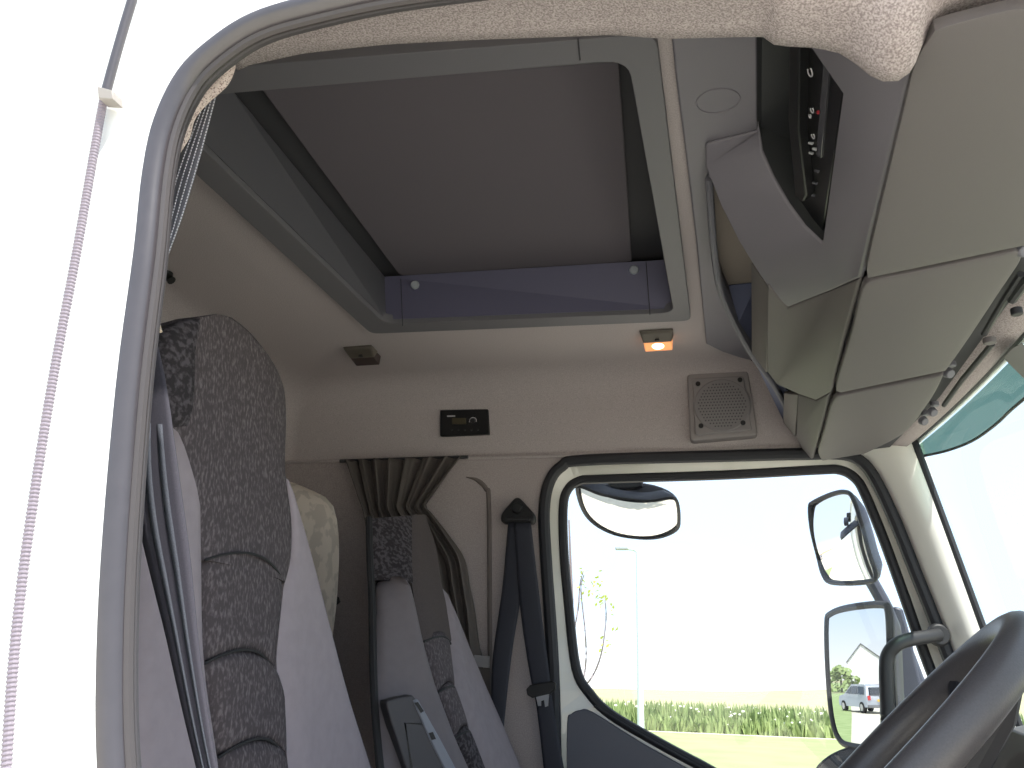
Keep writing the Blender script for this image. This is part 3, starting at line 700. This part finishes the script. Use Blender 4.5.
# beam lower edge
v3('b0', 706, 142, 3.284); v3('b1', 706, 165, 3.27); v3('b2', 722, 205, 3.215); v3('b3', 740, 240, 3.17); v3('b4', 755, 264, 3.14); v3('b5', 771, 288, 3.11); v3('b6', 789, 306, 3.08)
v3('b00', 757, 130, 3.284)
v3('c0', 840, 286, 3.04)
fcs = [('l0', 'l1', 'e2', 'e1', 'e0'), ('l1', 'l2', 'e3', 'e2'), ('l2', 'l3', 'c0'), ('l2', 'c0', 'e4'), ('l2', 'e4', 'e3'),
       ('b0', 'b00', 'n2', 'n3', 'b1'), ('b1', 'n3', 'n4', 'b2'), ('b2', 'n4', 'n5', 'b3'), ('b3', 'n5', 'n6', 'b4'), ('b4', 'n6', 'e4', 'b5'), ('b5', 'e4', 'c0', 'b6')]
keys = sorted({k for f in fcs for k in f}); ix = {k: i for i, k in enumerate(keys)}
obj('face_frame', [V[k] for k in keys], [tuple(ix[k] for k in f) for f in fcs], m_cons, co, ang=40, solid=.012, bevel=.008, segs=3, off=0)
# pale underside behind the beam crease
v3('u0', 768, 283, 3.11); v3('u1', 767, 330, 3.085); v3('u2', 768, 370, 3.07); v3('u3', 778, 383, 3.05); v3('u4', 798, 392, 3.03); v3('u5', 818, 399, 2.99)
fcs = [('u0', 'b6', 'u3', 'u2', 'u1'), ('b6', 'c0', 'l4', 'u4', 'u3'), ('c0', 'l3', 'l4'), ('u4', 'l4', 'l5', 'u5')]
def patch(name, fcs, m, **k):
    keys = sorted({q for f in fcs for q in f}); ix = {q: i for i, q in enumerate(keys)}
    return obj(name, [V[q] for q in keys], [tuple(ix[q] for q in f) for f in fcs], m, co, **k)
patch('centre_pod', fcs, mat('pod_grey', (114, 110, 109), .6, noise=.04, nscale=1200, bump=.2), ang=40, solid=.012, bevel=.006, segs=3, off=0)
v3('f0', 799, 392, 3.045); v3('f1', 818, 398, 2.99); v3('f2', 797, 436, 3.02); v3('f3', 806, 452, 3.0)
patch('far_pod', [('f0', 'f1', 'l5', 'l6', 'l7', 'f3', 'f2')], m_flap, ang=40, solid=.014, bevel=.006, segs=3, off=0)
# slabs closing the pods toward the aisle niche
v3('s0', 753, 262, 3.20); v3('s1', 770, 287, 3.13); v3('s2', 768, 372, 3.09); v3('s3', 753, 352, 3.14)
patch('pod_side', [('s0', 's1', 's2', 's3')], mat('slab_grey', (116, 112, 110), .6), solid=.01, bevel=.002, off=0)
v3('t0', 785, 392, 3.08); v3('t1', 799, 394, 3.05); v3('t2', 796, 436, 3.03); v3('t3', 784, 421, 3.07)
patch('pod_side', [('t0', 't1', 't2', 't3')], mat('slab_grey', (116, 112, 110), .6), solid=.01, bevel=.002, off=0)
# rear rim: long crescent edge running along the niches
rim = [(709, 178), (711, 210), (714, 250), (719, 285), (727, 308), (740, 334), (754, 358), (769, 378), (783, 402), (794, 426), (804, 446), (812, 458)]
rz = [3.27, 3.25, 3.23, 3.21, 3.20, 3.18, 3.16, 3.13, 3.10, 3.07, 3.03, 3.0]
MB().tube(spline([Zp(a, b, z) for (a, b), z in zip(rim, rz)], 4), .008, segs=8).build('shelf_edge', m_consd, co)
# side apron between the rim and the roof plate
lo = spline([Zp(a, b, z) for (a, b), z in zip(rim, rz)], 4); vs = []; fs = []
for p in lo: vs += [p, np.array((p[0]-.002, p[1]+.0, 3.29))]
for i in range(len(lo)-1): fs.append((2*i, 2*i+1, 2*i+3, 2*i+2))
obj('shelf_apron', vs, fs, m_consd, co, solid=.005, ang=80)
MB().box((.12, 1.62, 3.289), (.5, 2.74, 3.296)).build('niche_roof', m_consd, co, smooth=False)
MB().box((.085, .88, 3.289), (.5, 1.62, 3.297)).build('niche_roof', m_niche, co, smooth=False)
# niche interiors
def zpoly(name, pts, m, **k): return obj(name, [Zp(*q) for q in pts], [tuple(range(len(pts)))], m, co, smooth=False, solid=.004, **k)
zpoly('niche_back', [(710, 172, 3.278), (756, 230, 3.276), (756, 290, 3.276), (719, 289, 3.276)], mat('niche_warm_grey', (134, 124, 116), .7))
zpoly('niche_ledge', [(717, 287, 3.272), (757, 283, 3.272), (757, 364, 3.18), (735, 330, 3.19)], m_bluegrey)
zpoly('niche_ledge', [(750, 350, 3.17), (772, 372, 3.13), (790, 392, 3.12), (788, 428, 3.09)], m_bluegrey)
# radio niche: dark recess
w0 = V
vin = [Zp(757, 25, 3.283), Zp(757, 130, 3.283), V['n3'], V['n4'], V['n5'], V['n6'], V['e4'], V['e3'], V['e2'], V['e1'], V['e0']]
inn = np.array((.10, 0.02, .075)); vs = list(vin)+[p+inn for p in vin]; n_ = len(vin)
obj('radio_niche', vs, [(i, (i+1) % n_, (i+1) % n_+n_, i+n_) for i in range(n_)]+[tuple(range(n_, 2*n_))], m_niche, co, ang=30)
obj('niche_sill', [Zp(*q) for q in [(768, 154, 3.30), (786, 149, 3.31), (806, 190, 3.27), (819, 237, 3.15), (806, 222, 3.16), (790, 200, 3.20), (776, 176, 3.25)]], [tuple(range(7))], mat('niche_sill_grey', (84, 86, 90), .6), co, smooth=False, solid=.004)
# top closing box of the console so no light leaks
MB().box((.34, .86, 3.0), (.55, 2.74, 3.29)).build('leak_block', m_consd, co, smooth=False)
MB().prism([Zp(a, b, 2.985) for a, b in [(925, 20), (916, 75), (891, 175), (866, 277), (850, 335), (836, 391), (826, 430), (819, 452)]]+[np.array((.5, 2.72, 2.985)), np.array((.54, 2.2, 2.985)), np.array((.54, .86, 2.985))], (0, 0, .012)).build('base_plate', m_dgrey, co, smooth=False)
# radio modules in the niche
e_dir = nrm(V['e4']-V['e2']); up_ = nrm(np.array(V['n1'])-np.array(V['e2'])); up_ = nrm(up_-e_dir*np.dot(up_, e_dir)); nn_ = np.cross(e_dir, up_)
if nn_[0] > 0: nn_ = -nn_
base = V['e2']-nn_*.012
def rpt(px, py, d=0): return Pp(px, py, base+nn_*d, nn_)
rad = thing('radio_unit', 'black radio stack with small white markings in the overhead niche', 'radio')
MB().prism([rpt(*q) for q in [(797, 30), (812, 45), (843, 93), (822, 236), (805, 226), (796, 190)]], -nn_*.03).build('body', m_radio, rad, bevel=.002)
MB().prism([rpt(a, b, .004) for a, b in [(823, 62), (829, 66), (821, 158), (816, 156)]], -nn_*.008).build('display_window', mat('radio_display', (74, 74, 78), .15), rad, bevel=.001)
MB().prism([rpt(a, b, .006) for a, b in [(802, 92), (804, 92), (803, 112), (801, 112)]], -nn_*.005).build('slot_trim', m_silver, rad)
for (x, y, r_) in [(810, 72, .006), (812, 110, .004), (810, 116, .003), (813, 136, .004)]:
    MB().tube([rpt(x, y, .005)+(up_*math.cos(t)+e_dir*math.sin(t)*1.5)*r_ for t in np.linspace(0, 4.6, 10)], .0011, segs=5).build('dial_mark', m_silver, rad)
MB().disc(rpt(819, 112, .003), nn_, .003, .003, 10).build('indicator', mat('red_mark', (170, 50, 60), .4), rad)
for k_, (x, y) in enumerate([(808, 142), (812, 148), (808, 152), (814, 170), (812, 182), (810, 194)]):
    MB().prism([rpt(x, y, .004), rpt(x+4, y+1, .004), rpt(x+4, y+3, .004), rpt(x, y+2, .004)], -nn_*.003).build('button', m_silver if k_ < 3 else m_consd, rad)
MB().prism([rpt(a, b, .018) for a, b in [(789, 22), (799, 30), (798, 130), (806, 196), (803, 202), (795, 196), (788, 120)]], -nn_*.02).build('side_rail', m_black, rad, bevel=.003)

# overhead locker flaps
def flap(L, Rr, label, dz=0):
    t = thing('locker_flap', label, 'locker flap')
    zf = 2.95
    n = 30
    L = resample(spline(L, 3), n); Rr = resample(spline(Rr, 3), n)
    vs = []; fs = []; c = 14
    for i in range(n):
        for j in range(c+1):
            u, q = i/(n-1), j/c; p = L[i]*(1-q)+Rr[i]*q
            vs.append(Zp(p[0], p[1], zf-.005*(1-(2*u-1)**2)*(1-(2*q-1)**2)))
    for i in range(n-1):
        for j in range(c): k = i*(c+1)+j; fs.append((k, k+1, k+c+2, k+c+1))
    obj('panel', vs, fs, m_flap, t, ang=60, solid=.016, face=(0, 0, -1), bevel=.005, segs=3)
    return t
fl1 = flap([(922, 50), (914, 66), (908, 92), (888, 176), (868, 262), (868, 278)], [(935, 31), (970, 20), (1045, 9), (1100, 60), (1085, 190), (1032, 244)], 'largest grey overhead locker flap, nearest the camera')
fl2 = flap([(872, 281), (862, 290), (851, 335), (836, 385), (840, 393)], [(1014, 252), (1022, 258), (1000, 292), (968, 340), (946, 371)], 'middle grey overhead locker flap between the near and far flaps')
fl3 = flap([(838, 396), (831, 405), (823, 435), (818, 452), (822, 461)], [(944, 375), (936, 392), (922, 413), (904, 434), (865, 454)], 'smallest grey overhead locker flap, above the far windshield corner')
for t, spots in ((fl1, [(1019, 249)]), (fl2, [(947, 372)]), (fl3, [(931, 411), (922, 420)])):
    for (x, y) in spots:
        p = Zp(x, y, 2.962)
        MB().disc(p, (.35, -.6, -.6), .013, .014, 14, .010).disc(p+np.array((.01, 0, .012)), (0, 0, 1), .011, .012, 10).build('hinge', m_consd, t, bevel=.002)
# dark slots along the header = visor rods
vr = thing('sun_blind_rod', 'dark sun blind rods lying along the top of the windshield', 'sun blind rod')
MB().tube([Zp(a, b, 2.965) for a, b in [(944, 405), (962, 380), (988, 349), (992, 344)]], .006, segs=8).build('rod', m_rubber, vr)
MB().tube([Zp(a, b, 2.965) for a, b in [(984, 334), (1004, 300), (1021, 274)]], .006, segs=8).build('rod', m_rubber, vr)
MB().disc(Zp(989, 338, 2.96), (0, 0, -1), .012, .012, 12).build('joint', m_flap, vr, bevel=.002)
MB().disc(Zp(1016, 308, 2.955), (0, 0, -1), .010, .014, 12).build('joint', m_rubber, vr, bevel=.002)
MB().tube([Zp(1012, 300, 2.96), Zp(1030, 276, 2.96)], .008, segs=8).build('rod', m_rubber, vr)

# external teal sun visor
tv = thing('exterior_sun_visor', 'translucent teal sun visor outside along the windshield top', 'sun visor')
tp_ = []; bt_ = []
for (x, y) in [(914, 444), (940, 424), (965, 399), (990, 371), (1014, 346), (1040, 314), (1080, 262)]:
    q = Zp(x, y, 3.0); tp_.append(np.array((wsX(3.0, q[1])+.016, q[1], 3.0)))
for (x, y) in [(918, 457), (946, 451), (972, 441), (995, 425), (1012, 409), (1040, 385), (1095, 330)]: bt_.append(Zp(x, y, 2.96))
tp_ = spline(tp_, 4); bt_ = spline(bt_, 4)
vs = tp_+bt_; n_ = len(tp_)
obj('tinted_sheet', vs, [(i, i+1, n_+i+1, n_+i) for i in range(n_-1)], m_teal, tv, ang=80)
MB().tube(bt_, .004, segs=6).build('edge_strip', m_rubber, tv)
MB().prism([Zp(a, b, 2.96) for a, b in [(1003, 358), (1012, 348), (1040, 372), (1040, 395)]], (0.02, 0, .01)).build('bracket', mat('bracket', (70, 68, 70), .6), tv, bevel=.002)

# ================================================================== STEERING WHEEL, DASH
wh = thing('steering_wheel', 'large black leather steering wheel rim seen edge on at lower right', 'steering wheel')
al_, be_ = .78, -.063
wu = np.array((math.cos(al_), 0, math.sin(al_))); wv = np.array((-math.sin(al_)*math.sin(be_), math.cos(be_), math.cos(al_)*math.sin(be_)))
def wheel(c, n, r, rt):
    n = nrm(n); a = nrm(np.cross(n, (0, 1, 0))); b = np.cross(n, a); c = np.array(c, float)
    P = [c+r*(a*math.cos(t)+b*math.sin(t)) for t in np.linspace(0, 2*math.pi, 72, endpoint=False)]
    MB().tube(P, rt, segs=18, closed=True, up=n).build('rim', m_wheel, wh, ang=80)
    hb = c-n*.06
    MB().disc(hb-n*.02, n, .075, .04, 28, .06).build('hub', m_dashd, wh, bevel=.006)
    for t in (.5, 2.64, 3.9, 5.5):
        d = a*math.cos(t)+b*math.sin(t)
        MB().tube([hb+d*.05, hb+d*.14+n*.02, c+d*(r-.004)], [.02, .016, .012], segs=8).build('spoke', m_dashd, wh)
    MB().tube([hb-n*.02, hb-n*.4], .03, segs=14).build('column', m_dashd, wh)
wheel((.187, 1.219, 2.210), np.cross(wu, wv), .225, .0245)

da = thing('dashboard', 'grey dashboard with a hooded instrument binnacle behind steering wheel', 'dashboard')
pr_d = [(.56, 1.5), (.52, 1.95), (.52, 2.16), (.56, 2.20), (.70, 2.21), (.70, 1.5)]
MB().prism([(x, .80, z) for x, z in pr_d], (0, 1.75, 0)).build('dash_body', m_dash, da, bevel=.02, segs=3)
hd = []; 
for k in range(13):
    t = math.pi*k/12; hd.append((.40, 1.50-.27*math.cos(t)*1.0, 2.03+.215*math.sin(t)**.7))
vs = []; fs = []
for (x, y, z) in hd:
    vs += [(x, y, z), (x+.06, y, z+.015), (x+.26, y, z-.01), (x+.27, y, z-.04), (x+.02, y+(.02 if y < 1.5 else -.02), z-.03)]
for i in range(12):
    for j in range(5): l = (j+1) % 5; a = i*5; fs.append((a+j, a+l, a+5+l, a+5+j))
fs += [(0, 1, 2, 3, 4), (60, 64, 63, 62, 61)]
obj('instrument_hood', vs, fs, m_dash, da, ang=60, bevel=.004)
MB().prism([(.46, y, z-.03) for (x, y, z) in hd], (.03, 0, 0)).build('instrument_face', m_dashd, da)
for y in (1.38, 1.62):
    MB().disc((.455, y, 2.11), (-1, 0, 0), .05, .006, 24).build('gauge', m_radio, da)

# ================================================================== EXTERIOR MIRRORS
def mirror(name, label, outline, p0, n, depth, convex=0., rim=.010, taper=.75, gm=None):
    t = thing(name, label, 'mirror'); n = nrm(n)
    pts = [Pp(a, b, p0, n) for a, b in spline(outline, 4, True)]
    c = np.mean(pts, axis=0); k_ = len(pts)
    vs = list(pts)+[c+(p-c)*.97-n*depth*.35 for p in pts]+[c+(p-c)*taper-n*depth for p in pts]
    fs = [(i, (i+1) % k_, (i+1) % k_+k_, i+k_) for i in range(k_)]+[(i+k_, (i+1) % k_+k_, (i+1) % k_+2*k_, i+2*k_) for i in range(k_)]+[tuple(range(2*k_, 3*k_))]
    obj('housing', vs, fs, m_mhous, t, ang=50)
    MB().tube(pts, rim, closed=True, segs=8, up=n).build('rim', m_rim, t)
    # glass, optionally domed
    vs = []; fs = []; rr = 10
    for q in range(rr+1):
        s = q/rr
        for p in pts:
            d = (p-c)*s*.985; h = -np.dot(d, d)/(2*convex) if convex else 0
            vs.append(c+d+n*(h+(.006 if not convex else .012)))
    for q in range(rr):
        for i in range(k_): j = (i+1) % k_; fs.append((q*k_+i, q*k_+j, (q+1)*k_+j, (q+1)*k_+i))
    obj('mirror_glass', vs, fs, gm or m_mirror, t, ang=180, weld=True)
    return t, c, n
MN = nrm((-.876, -.482, -.012)); MP = np.array(Yp(858, 678, 3.05))
mm, mc, _ = mirror('wing_mirror', 'large rectangular door mirror reflecting a parked silver car', [(828, 624), (832, 614), (850, 608), (882, 605), (889, 612), (891, 650), (893, 700), (895, 735), (888, 748), (853, 746), (840, 738), (833, 715), (829, 670)], MP, MN, .07, rim=.013)
MB().prism([Yp(a, b, 3.08) for a, b in [(893, 606), (903, 608), (912, 640), (925, 700), (938, 770), (905, 770), (898, 700)]], (0, .05, 0)).build('back_cover', m_mhous, mm, bevel=.01, segs=3)
MB().tube([Yp(a, b, 3.13) for a, b in [(868, 575), (882, 600), (902, 640), (925, 700), (955, 770)]], .022, segs=10).build('arm', m_mhous, mm)
WN = nrm((-.80, -.60, -.06)); WPt = np.array(Yp(843, 538, 3.05))
mirror('wide_angle_mirror', 'rounded convex upper door mirror hugging the far window edge', [(810, 508), (814, 502), (832, 494), (845, 492), (853, 498), (862, 525), (870, 555), (876, 575), (868, 582), (834, 583), (824, 576), (818, 555), (812, 530)], WPt, WN, .07, convex=.75, rim=.008, gm=m_mirror2)
KN = nrm((-.1, -.45, -.88)); KP = np.array(Yp(630, 512, 2.98))
kt, kcn, _ = mirror('kerb_mirror', 'convex kerb mirror with dark housing above the far side window', [(577, 490), (582, 487), (600, 494), (625, 499), (650, 501), (670, 498), (677, 502), (679, 520), (676, 530), (660, 537), (640, 538), (615, 534), (595, 524), (583, 510)], KP, KN, .05, convex=.9, rim=.006, gm=m_mirror2)
hk = [Yp(a, b, 3.0) for a, b in spline([(577, 489), (582, 485), (610, 483), (645, 483), (668, 490), (677, 500), (660, 503), (625, 501), (598, 496)], 3, True)]
MB().prism(hk, (0, .05, 0)).build('top_cover', m_mhous, kt, bevel=.012, segs=3)
MB().prism([Yp(a, b, 2.97) for a, b in [(608, 470), (642, 470), (642, 486), (636, 488), (612, 489), (608, 484)]], (0, .05, 0)).build('bracket', m_rim, kt, bevel=.005)
fm = mirror('front_mirror', 'dark low mirror housing tip showing below the large door mirror', [(817, 774), (826, 761), (842, 752), (860, 748), (885, 748), (890, 780), (860, 796), (827, 796)], Yp(850, 760, 3.1), nrm((-.3, -.9, .3)), .06, convex=.8, rim=.008)

# ================================================================== OUTDOORS
m_gravel = mat('gravel', (214, 206, 188), .95, noise=.08, nscale=6)
m_lawn = mat('lawn', (156, 168, 116), .95, nscale=.6, dark=(142, 156, 102), thr=(.3, .7))
m_field = mat('wheat_field', (182, 174, 136), .95, nscale=.25, dark=(160, 158, 118), thr=(.3, .7))
m_verge = mat('verge_grass', (160, 176, 118), .9, nscale=1.5, dark=(138, 158, 98), thr=(.35, .65))
def ground(name, pts, z, m, lab=None):
    return struct(obj(name, [(x, y, z) for x, y in pts], [tuple(range(len(pts)))], m, smooth=False))
ground('ground', [(-400, -200), (300, -200), (300, 49.5), (-400, 49.5)], 0, m_gravel)
o = ground('ground', [(-20, 9), (60, 9), (60, 43), (-20, 43)], .02, m_lawn)
o = struct(obj('ground', [(-400, 49, .05), (300, 49, .05), (300, 500, 13.0), (0, 500, -2.6), (-60, 500, -5.6), (-400, 500, -5.6)], [(0, 1, 2, 3, 4, 5)], m_field, smooth=False))
# tall verge: one uncountable stretch of grass blades, with its white blossoms
vs = []; fs = []; rnd = random.Random(7)
for i in range(15000):
    y = 44+rnd.random()**1.4*6; x = rnd.uniform(-16, 26); h = rnd.uniform(.45, 1.2)*(1.15 if y > 45 else .7); w_ = rnd.uniform(.05, .14); lx = rnd.uniform(-.25, .25); ly = rnd.uniform(-.2, .2)
    a = rnd.random()*3.14; dx, dy = math.cos(a)*w_, math.sin(a)*w_; k = len(vs)
    vs += [(x-dx, y-dy, 0), (x+dx, y+dy, 0), (x+lx*.5+dx*.6, y+ly*.5+dy*.6, h*.6), (x+lx*.5-dx*.6, y+ly*.5-dy*.6, h*.6), (x+lx, y+ly, h)]
    fs += [(k, k+1, k+2, k+3), (k+3, k+2, k+4)]
tag(obj('verge_grass', vs, fs, m_verge, smooth=False, weld=False), 'tall green verge grass bordering the pale field outside the window', 'grass', kind='stuff')
b = MB()
for i in range(420):
    x, y, z = rnd.uniform(-16, 26), 44+rnd.random()*5, rnd.uniform(.4, 1.15); s = rnd.uniform(.04, .09)
    b.disc((x, y, z), (rnd.uniform(-.3, .3), -.5, 1), s, .03, 6, s*.6)
tag(b.build('wild_blossom', mat('blossom_white', (238, 238, 220), .8), smooth=False, weld=False), 'white umbel blossoms scattered through the tall verge grass', 'flowers', kind='stuff')
# lamp post
lpst = thing('street_lamp', 'slim pale street lamp post standing by the verge outside', 'lamp post')
base_ = Zp(641, 736, .02); topz = Yp(638, 552, base_[1])[2]
MB().tube([(base_[0], base_[1], 0), (base_[0], base_[1], 2), (base_[0], base_[1], topz)], [.16, .13, .08], segs=12).build('post', mat('post_grey', (206, 214, 220), .5), lpst)
hd_ = np.array((base_[0], base_[1], topz))
MB().tube([hd_, hd_+np.array((-.15, 0, .1)), hd_+np.array((-.5, 0, .15))], .06, segs=8).build('arm', mat('post_grey', (206, 214, 220), .5), lpst)
MB().box(hd_+np.array((-1.0, -.15, .1)), hd_+np.array((-.4, .15, .22))).build('lamp_head', mat('lamp_head', (170, 176, 182), .5), lpst, bevel=.03)
# sapling
tr = thing('young_tree', 'young tree with sparse yellow green leaves outside by window edge', 'tree')
TY = 11.0; bx = Yp(570, 700, TY)
m_bark = mat('bark', (128, 118, 120), .8); m_leaf = mat('young_leaves', (190, 200, 90), .7)
MB().tube([(bx[0], TY, 0), (bx[0]+.02, TY, 1.2), tuple(Yp(571, 690, TY)), tuple(Yp(572, 600, TY)), tuple(Yp(569, 520, TY))], [.05, .04, .03, .02, .01], segs=8).build('trunk', m_bark, tr)
brs = [[(571, 692), (582, 682), (586, 660), (585, 630), (581, 590), (584, 575)], [(571, 698), (590, 680), (601, 655), (606, 620), (605, 600)], [(572, 640), (578, 610), (580, 585), (583, 572)]]
lf = MB()
for bz in brs:
    P = [np.array(Yp(a, b, TY+rnd.uniform(-.1, .1))) for a, b in spline(bz, 4)]
    MB().tube(P, list(np.linspace(.013, .006, len(P))), segs=6).build('branch', m_bark, tr)
for (a, b, n__) in [(582, 574, 9), (597, 582, 12), (604, 598, 10), (600, 602, 8), (613, 611, 6), (605, 640, 5), (604, 652, 6), (584, 596, 8), (590, 590, 5), (615, 628, 3)]:
    for i in range(n__):
        c = np.array(Yp(a+rnd.gauss(0, 3), b+rnd.gauss(0, 4), TY+rnd.uniform(-.2, .2))); s = .035
        u = nrm((rnd.uniform(-1, 1), rnd.uniform(-1, 1), rnd.uniform(-1, 1))); v_ = nrm(np.cross(u, (rnd.random(), .3, 1)))
        lf.add([c-u*s, c+v_*s*.5, c+u*s, c-v_*s*.5], [(0, 1, 2, 3)])
lf.build('leaves', m_leaf, tr, smooth=False, weld=False)
tag(tr.children[-1], kind='stuff')

# things seen in the large mirror: placed by reflecting the view ray in the mirror plane
def refl(px, py, z=0.0):
    d = ray(px, py); t = np.dot(MP+MN*.006-C, MN)/np.dot(d, MN); P = C+d*t; d2 = d-2*np.dot(d, MN)*MN
    k_ = (z-P[2])/d2[2]; return P+d2*k_, d2
import sys
cl_, _ = refl(845, 709); cr_, _ = refl(876, 709)
def rdir(px, D):      # ground point at path length D behind pixel px in the mirror
    d = ray(px, 690); P = C+d*(np.dot(MP-C, MN)/np.dot(d, MN)); d2 = d-2*np.dot(d, MN)*MN; d2[2] = 0; d2 = nrm(d2); q = P+d2*D; q[2] = 0; return q, d2
cc, cd = rdir(865, 56)
car = thing('estate_car', 'silver estate car parked on the drive, reflected in door mirror', 'car')
side = np.cross(cd, (0, 0, 1))      # horizontal across the mirrored view
pl_, _ = rdir(846, 56); left_dir = nrm(pl_-cc)
fwd = nrm(left_dir*.40+cd*.92); lat = nrm(np.cross((0, 0, 1), fwd)); upv = np.array((0, 0, 1.))
def cw(x, y, z): return cc+fwd*x+lat*y+upv*z
m_car = mat('car_silver', (186, 190, 198), .3, metal=.3); m_cg = mat('car_glass', (52, 58, 66), .1); m_tyre = mat('tyre', (36, 36, 38), .8)
prf = [(-2.1, .35), (-2.15, .75), (-2.05, 1.0), (-1.85, 1.5), (-1.5, 1.62), (.2, 1.60), (.75, 1.35), (1.15, 1.02), (2.0, .88), (2.15, .6), (2.1, .32)]
def carsec(y, k): return [cw(x, y, z if z < 1.0 else 1.0+(z-1.0)) for x, z in prf]
vs = []; ys = [(-.83, 0), (-.86, 1), (.86, 1), (.83, 0)]
for yv in (-.84, -.80, .80, .84):
    for x, z in prf: vs.append(cw(x*(.985 if abs(yv) > .81 else 1), yv*(1 if z <= 1.02 else .84), z))
n_ = len(prf); fs = [tuple(range(n_)), tuple(range(4*n_-1, 3*n_-1, -1))]
for s_ in range(3):
    for i in range(n_): j = (i+1) % n_; fs.append((s_*n_+i, s_*n_+j, (s_+1)*n_+j, (s_+1)*n_+i))
obj('car_body', vs, fs, m_car, car, ang=40)
for sgn in (-1, 1):
    for a, b, c_, d in [((-1.75, 1.05), (-1.62, 1.48), (-.85, 1.50), (-.85, 1.05)), ((-.75, 1.05), (-.75, 1.50), (.0, 1.50), (.05, 1.05)), ((.15, 1.05), (.1, 1.50), (.25, 1.48), (.85, 1.08))]:
        q = [cw(x, sgn*(.86 if z < 1.2 else .735), z) for x, z in (a, b, c_, d)]
        MB().prism(q, lat*sgn*.01).build('side_window', m_cg, car, smooth=False)
MB().prism([cw(-2.09, -.68, 1.05), cw(-1.90, -.60, 1.46), cw(-1.90, .60, 1.46), cw(-2.09, .68, 1.05)], -fwd*.02).build('rear_window', m_cg, car, smooth=False)
for sgn in (-1, 1):
    MB().prism([cw(-2.17, sgn*.80, .75), cw(-2.12, sgn*.80, 1.0), cw(-2.12, sgn*.62, 1.0), cw(-2.17, sgn*.62, .75)], -fwd*.02).build('tail_light', mat('tail_red', (190, 70, 70), .3), car)
    for x in (-1.35, 1.35):
        wl_ = MB().disc(cw(x, sgn*.70, .32), lat*sgn, .32, .18, 24).build('wheel', m_tyre, car)
        MB().disc(cw(x, sgn*.885, .32), lat*sgn, .2, .01, 16).build('hubcap', m_metal, wl_)
MB().prism([cw(-2.19, -.26, .68), cw(-2.19, .26, .68), cw(-2.19, .26, .80), cw(-2.19, -.26, .80)], -fwd*.02).build('number_plate', mat('plate_yellow', (235, 190, 60), .5), car)
MB().prism([cw(-2.1, -.84, .33), cw(-2.1, .84, .33), cw(-2.1, .84, .5), cw(-2.1, -.84, .5)], -fwd*.1).build('bumper', mat('bumper_grey', (120, 120, 124), .6), car, bevel=.03)

bc, bd = rdir(866, 140); bl_, _ = rdir(850, 140); bleft = nrm(bl_-bc)
barn = thing('gabled_barn', 'white gabled barn reflected in door mirror behind the silver car', 'building')
W_ = np.linalg.norm(bl_-bc)*1.0
def bw(u, d, z): return bc+bleft*u+bd*d+upv*z
g1 = [bw(W_, 0, 0), bw(-W_*1.6, 0, 0), bw(-W_*1.6, 0, 3.4), bw(0, 0, 6.2), bw(W_, 0, 3.6)]
MB().prism(g1, bd*12).build('walls', mat('barn_white', (238, 238, 240), .8), barn, smooth=False)
MB().prism([bw(W_, -.03, 0), bw(-W_*1.6, -.03, 0), bw(-W_*1.6, -.03, .7), bw(W_, -.03, .4)], bd*.03).build('plinth', mat('brick_base', (172, 120, 100), .9), barn, smooth=False)
for (u0, z0, u1, z1) in [(W_*1.03, 3.55, 0, 6.25), (0, 6.25, -W_*1.65, 3.35)]:
    MB().prism([bw(u0, -.2, z0), bw(u1, -.2, z1), bw(u1, -.2, z1+.15), bw(u0, -.2, z0+.15)], bd*12.4).build('roof', mat('roof_grey', (120, 122, 128), .8), barn, smooth=False)
# grass beside the drive, seen in the mirror
gA, _ = rdir(832, 200); gB, _ = rdir(850, 200); gC, _ = rdir(849, 50); gD, _ = rdir(838, 16); gE, _ = rdir(825, 16); 
struct(obj('ground', [np.array((q[0], q[1], .03)) for q in (gA, gB, gC, gD, gE)], [(0, 1, 2, 3, 4)], m_verge, smooth=False))
hb = thing('field_shrub', 'green shrub beside the white barn in mirror reflection', 'shrub')
hq, _ = rdir(842, 110); b = MB()
for i in range(260):
    th, ph = rnd.uniform(0, 6.28), rnd.uniform(0, 1.57); rr_ = rnd.uniform(.7, 1.1)
    c = hq+np.array((2.4*math.cos(th)*math.cos(ph), 2.4*math.sin(th)*math.cos(ph), 2.6*math.sin(ph)))*rr_; s = .35
    u = nrm((rnd.uniform(-1, 1), rnd.uniform(-1, 1), rnd.uniform(-1, 1))); v_ = nrm(np.cross(u, (.3, rnd.random(), 1)))
    b.add([c-u*s, c+v_*s, c+u*s, c-v_*s], [(0, 1, 2, 3)])
b.build('foliage', m_verge, hb, smooth=False, weld=False)
MB().tube([(hq[0], hq[1], 0), (hq[0], hq[1], 1.8)], .12, segs=8).build('stem', m_bark, hb)

# ------------------------------------------------------------------ put every Empty at the base of its thing
bpy.context.view_layer.update()
def meshes(o):
    out = []
    for c in o.children:
        if c.type == 'MESH': out.append(c)
        out += meshes(c)
    return out
for rt in ROOTS:
    pts = [v.co for c in meshes(rt) for v in c.data.vertices]
    if not pts: continue
    lo = Vector([min(p[i] for p in pts) for i in range(3)]); hi = Vector([max(p[i] for p in pts) for i in range(3)])
    b_ = Vector(((lo[0]+hi[0])/2, (lo[1]+hi[1])/2, lo[2])); rt.location = b_
    for c in rt.children: c.location = -b_
